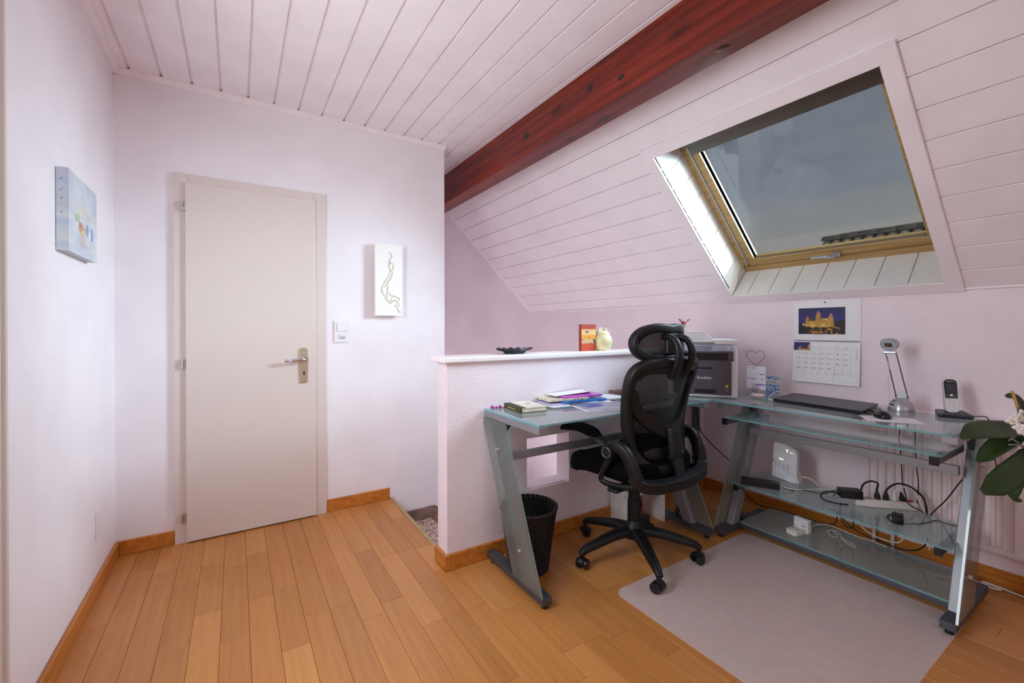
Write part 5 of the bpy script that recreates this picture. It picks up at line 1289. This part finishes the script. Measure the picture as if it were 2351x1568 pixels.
m = MB(); m.obox(DKp(.0776, -.015, .038), hdy, (0, 0, 1), hdx, .011, .0018, .0004); m.build('label_strip', INK, hu_)
cable('charging_cable', 'white cable leaving the charging dock along the bottom shelf', [(2.71, 1.165, BZ+.012), (2.76, 1.15, BZ+.02), (2.81, 1.12, BZ+.026), (2.83, 1.06, BZ+.018), (2.84, .98, BZ+.006), (2.845, .92, BZ+.006), (2.83, .85, BZ+.006)], .0026, CABLEW)
cable('charging_cable', 'bundled white cable coil lying on the bottom shelf', [(2.77, 1.10, BZ+.004), (2.79, 1.08, BZ+.012), (2.75, 1.035, BZ+.006), (2.73, 1.06, BZ+.004), (2.77, 1.09, BZ+.010), (2.80, 1.06, BZ+.012), (2.76, 1.02, BZ+.004), (2.735, .99, BZ+.004), (2.72, .955, BZ+.004), (2.69, .94, BZ+.004), (2.70, .97, BZ+.004), (2.75, 1.02, BZ+.004)], .0018, CABLEW)
cable('charging_cable', 'white cable hanging in a wide loop below the middle shelf', [(2.79, .99, .285), (2.80, .985, .20), (2.81, .95, .14), (2.815, .91, .115), (2.82, .86, .105), (2.825, .80, .115), (2.82, .77, .18), (2.81, .755, .285)], .0034, CABLEW)
cable('power_cable', 'black cable sagging from the end of the middle shelf to the dock', [(2.48, 1.42, .285), (2.53, 1.41, .22), (2.62, 1.39, .15), (2.74, 1.34, .11), (2.82, 1.25, .085), (2.845, 1.17, .075), (2.85, 1.10, .085), (2.84, 1.075, .13), (2.835, 1.07, .17), (2.835, 1.04, .14), (2.83, 1.0, .11), (2.84, .95, .09), (2.84, .88, .08)], .003, RUBBER)
cable('power_cable', 'black cable loop dangling between middle and bottom shelf', [(2.80, 1.035, .29), (2.80, 1.045, .20), (2.80, 1.035, .14), (2.80, 1.01, .115), (2.80, .985, .13), (2.80, .985, .18), (2.80, .995, .20)], .0028, RUBBER)
cable('power_cable', 'dark cables slumped on the skirting side of the bottom shelf', [(2.84, .90, .09), (2.845, .82, .075), (2.845, .75, .09), (2.83, .70, .15), (2.82, .68, .28)], .0034, RUBBER)
cable('lamp_cable', 'black lamp cable hanging down in front of the radiator', [(2.872, .815, .78), (2.872, .81, .62), (2.872, .803, .47), (2.872, .80, .405), (2.872, .79, .36), (2.872, .782, .31)], .0024, RUBBER)
cable('phone_cable', 'black phone cable hanging straight in front of the radiator', [(2.872, .752, .78), (2.872, .75, .60), (2.872, .745, .486), (2.872, .739, .43), (2.872, .742, .31)], .0024, RUBBER)
cable('power_cable', 'black cable slanting down behind the desk leg across the radiator', [(2.88, .53, .58), (2.87, .59, .474), (2.87, .637, .376), (2.86, .689, .288), (2.85, .70, .24)], .003, RUBBER)
cable('printer_cable', 'black printer cable hanging in the corner between the desks', [(2.72, 1.87, .74), (2.73, 1.88, .60), (2.78, 1.87, .46), (2.86, 1.80, .34), (2.90, 1.72, .27), (2.93, 1.62, .20)], .0032, RUBBER)
cable('extension_cable', 'cream extension cable lying on the floor by the knee wall', [(2.83, .70, .006), (2.88, .60, .006), (2.93, .55, .006), (2.945, .50, .008), (2.92, .47, .012), (2.90, .50, .014), (2.93, .53, .016), (2.95, .48, .008), (2.94, .40, .006), (2.93, .25, .006), (2.93, .1, .006)], .0045, CABLEW)

# ================================================================== ORCHID
oc = Vector((2.505, .165, 0))
pst_ = thing('plant_stand', 'slim white plant stand carrying the orchid beside the desk', 'plant stand', oc)
m = MB(); m.lathe([(0, .52), (.105, .52), (.11, .527), (.11, .535), (0, .54)], oc, 30, False); m.build('stand_top', WHITE, pst_)
m = MB(); m.cyl(oc+Vector((0, 0, .02)), oc+Vector((0, 0, .525)), .014, n=16); m.build('stand_post', WHITE, pst_)
m = MB(); m.lathe([(0, 0), (.10, 0), (.10, .012), (.03, .03), (0, .03)], oc, 26, False); m.build('stand_foot', WHITE, pst_)
orc = thing('potted_orchid', 'white flowering orchid with broad dark green leaves at the right edge', 'plant', oc+Vector((0, 0, .541)))
LEAF = plain('orchid_leaf', (40, 64, 22), .42, var=.18, scale=9, spec=.35)
PETAL = plain('petal_white', (244, 242, 236), .5, var=.02); ROOT = plain('aerial_root', (168, 172, 166), .6, var=.1)
m = MB(); m.lathe([(0, .541), (.050, .541), (.054, .55), (.068, .665), (.070, .672), (.064, .672), (.050, .56), (0, .56)], oc, 28, False); m.build('flower_pot', plain('pot_white', (232, 230, 228), .25), orc)
m = MB(); m.lathe([(0, .655), (.063, .655), (.063, .64), (0, .64)], oc, 20, False); m.build('bark', plain('orchid_bark', (88, 62, 44), .9, var=.3, scale=60), orc)
def leaf_(name, mid, wds, nrm_, fold=.25):
    P = spl(mid, 5); n = len(P); m = MB(); nrm_ = Vector(nrm_).normalized(); K = 6; vv = []
    for i, p in enumerate(P):
        t = (P[min(i+1, n-1)]-P[max(i-1, 0)]).normalized(); sd2 = t.cross(nrm_).normalized(); up2 = sd2.cross(t).normalized()
        q = i/(n-1)*(len(wds)-1); a = int(min(q, len(wds)-2)); wv = wds[a]+(wds[a+1]-wds[a])*(q-a)
        for k in range(K+1):
            s_ = 2*k/K-1; vv.append(p+sd2*(wv*s_)+up2*(wv*fold*(abs(s_)**1.3)))
    m.add(vv, [(i*(K+1)+k, i*(K+1)+k+1, (i+1)*(K+1)+k+1, (i+1)*(K+1)+k) for i in range(n-1) for k in range(K)])
    return m.build(name, LEAF, orc, solid=.0022, angle=60)
cn = (2.495, .18, .69)
leaf_('leaf', [(2.066, .424, .826), (2.119, .405, .843), (2.189, .384, .846), (2.26, .363, .843), (2.347, .336, .836), (2.43, .29, .80), cn], [.006, .030, .038, .036, .030, .02, .012], (-.55, -.45, .72), .12)
leaf_('leaf', [(2.186, .409, .731), (2.224, .397, .751), (2.29, .379, .779), (2.339, .355, .80), (2.40, .325, .80), cn], [.005, .024, .030, .028, .022, .012], (-.2, -.75, .65), .3)
leaf_('leaf', [(2.100, .380, .650), (2.151, .36, .667), (2.219, .341, .692), (2.324, .322, .72), (2.41, .305, .74), cn], [.010, .034, .040, .038, .026, .014], (-.62, -.62, .5), .1)
leaf_('leaf', [(2.392, .373, .945), (2.412, .361, .946), (2.432, .348, .929), (2.452, .325, .86), cn], [.006, .014, .018, .02, .012], (-.4, -.6, .6), .2)
leaf_('leaf', [(2.418, .338, .566), (2.392, .349, .578), (2.400, .355, .60), (2.43, .325, .66), cn], [.004, .012, .018, .02, .012], (-.7, -.5, .3), .2)
leaf_('leaf', [(2.36, .02, .62), (2.40, .08, .68), (2.46, .14, .71), cn], [.01, .035, .035, .014], (-.7, .2, .6), .15)
m = MB(); m.tube([(2.367, .354, .97), (2.389, .342, .90), (2.47, .20, .66)], .0042, 8); m.build('bamboo_stick', plain('bamboo', (206, 160, 96), .5), orc)
m = MB(); m.tube(spl([(2.49, .19, .67), (2.43, .28, .80), (2.385, .335, .90), (2.34, .335, .905), (2.29, .325, .885), (2.27, .31, .86)], 5), .003, 8); m.build('flower_stem', plain('stem_green', (88, 96, 50), .5), orc)
for (x_, y_, z_), yaw_ in (((2.262, .337, .877), .3), ((2.275, .326, .888), .9), ((2.263, .322, .856), .1), ((2.318, .324, .895), 1.2), ((2.262, .310, .846), .5), ((2.298, .307, .874), .8)):
    c = Vector((x_, y_, z_)); fn_ = Vector((-.7, -.6+.3*math.sin(yaw_*5), .2*math.cos(yaw_*7))).normalized(); a1 = fn_.orthogonal().normalized(); a2 = fn_.cross(a1); m = MB()
    for k in range(5):
        t = 2*math.pi*k/5+yaw_; d = a1*math.cos(t)+a2*math.sin(t); e_ = fn_.cross(d); L2 = .019 if k % 2 else .016; W2 = .010
        m.add([c, c+d*L2*.5+e_*W2*.8+fn_*.003, c+d*L2*.5-e_*W2*.8+fn_*.003, c+d*L2*.85+e_*W2*.6+fn_*.002, c+d*L2*.85-e_*W2*.6+fn_*.002, c+d*L2*1.08], [(0, 1, 2), (1, 3, 4, 2), (3, 5, 4)])
    f_ = m.build('flower', PETAL, orc, solid=.0008)
    MB().ball(c+fn_*.004, .0032, 8).build('lip', plain('lip_yellow', (214, 176, 70), .5) if 'lip_yellow' not in MATS else MATS['lip_yellow'], f_)
for pts in ([(2.252, .344, .81), (2.313, .329, .823), (2.39, .315, .80), (2.49, .19, .69)], [(2.282, .348, .79), (2.349, .329, .781), (2.41, .31, .75), (2.49, .19, .68)], [(2.282, .348, .759), (2.332, .34, .771), (2.391, .326, .772), (2.49, .19, .68)], [(2.29, .345, .812), (2.34, .335, .79), (2.40, .32, .76), (2.50, .18, .68)]):
    m = MB(); m.tube(spl(pts, 5), .0026, 7); m.build('aerial_root', ROOT, orc)
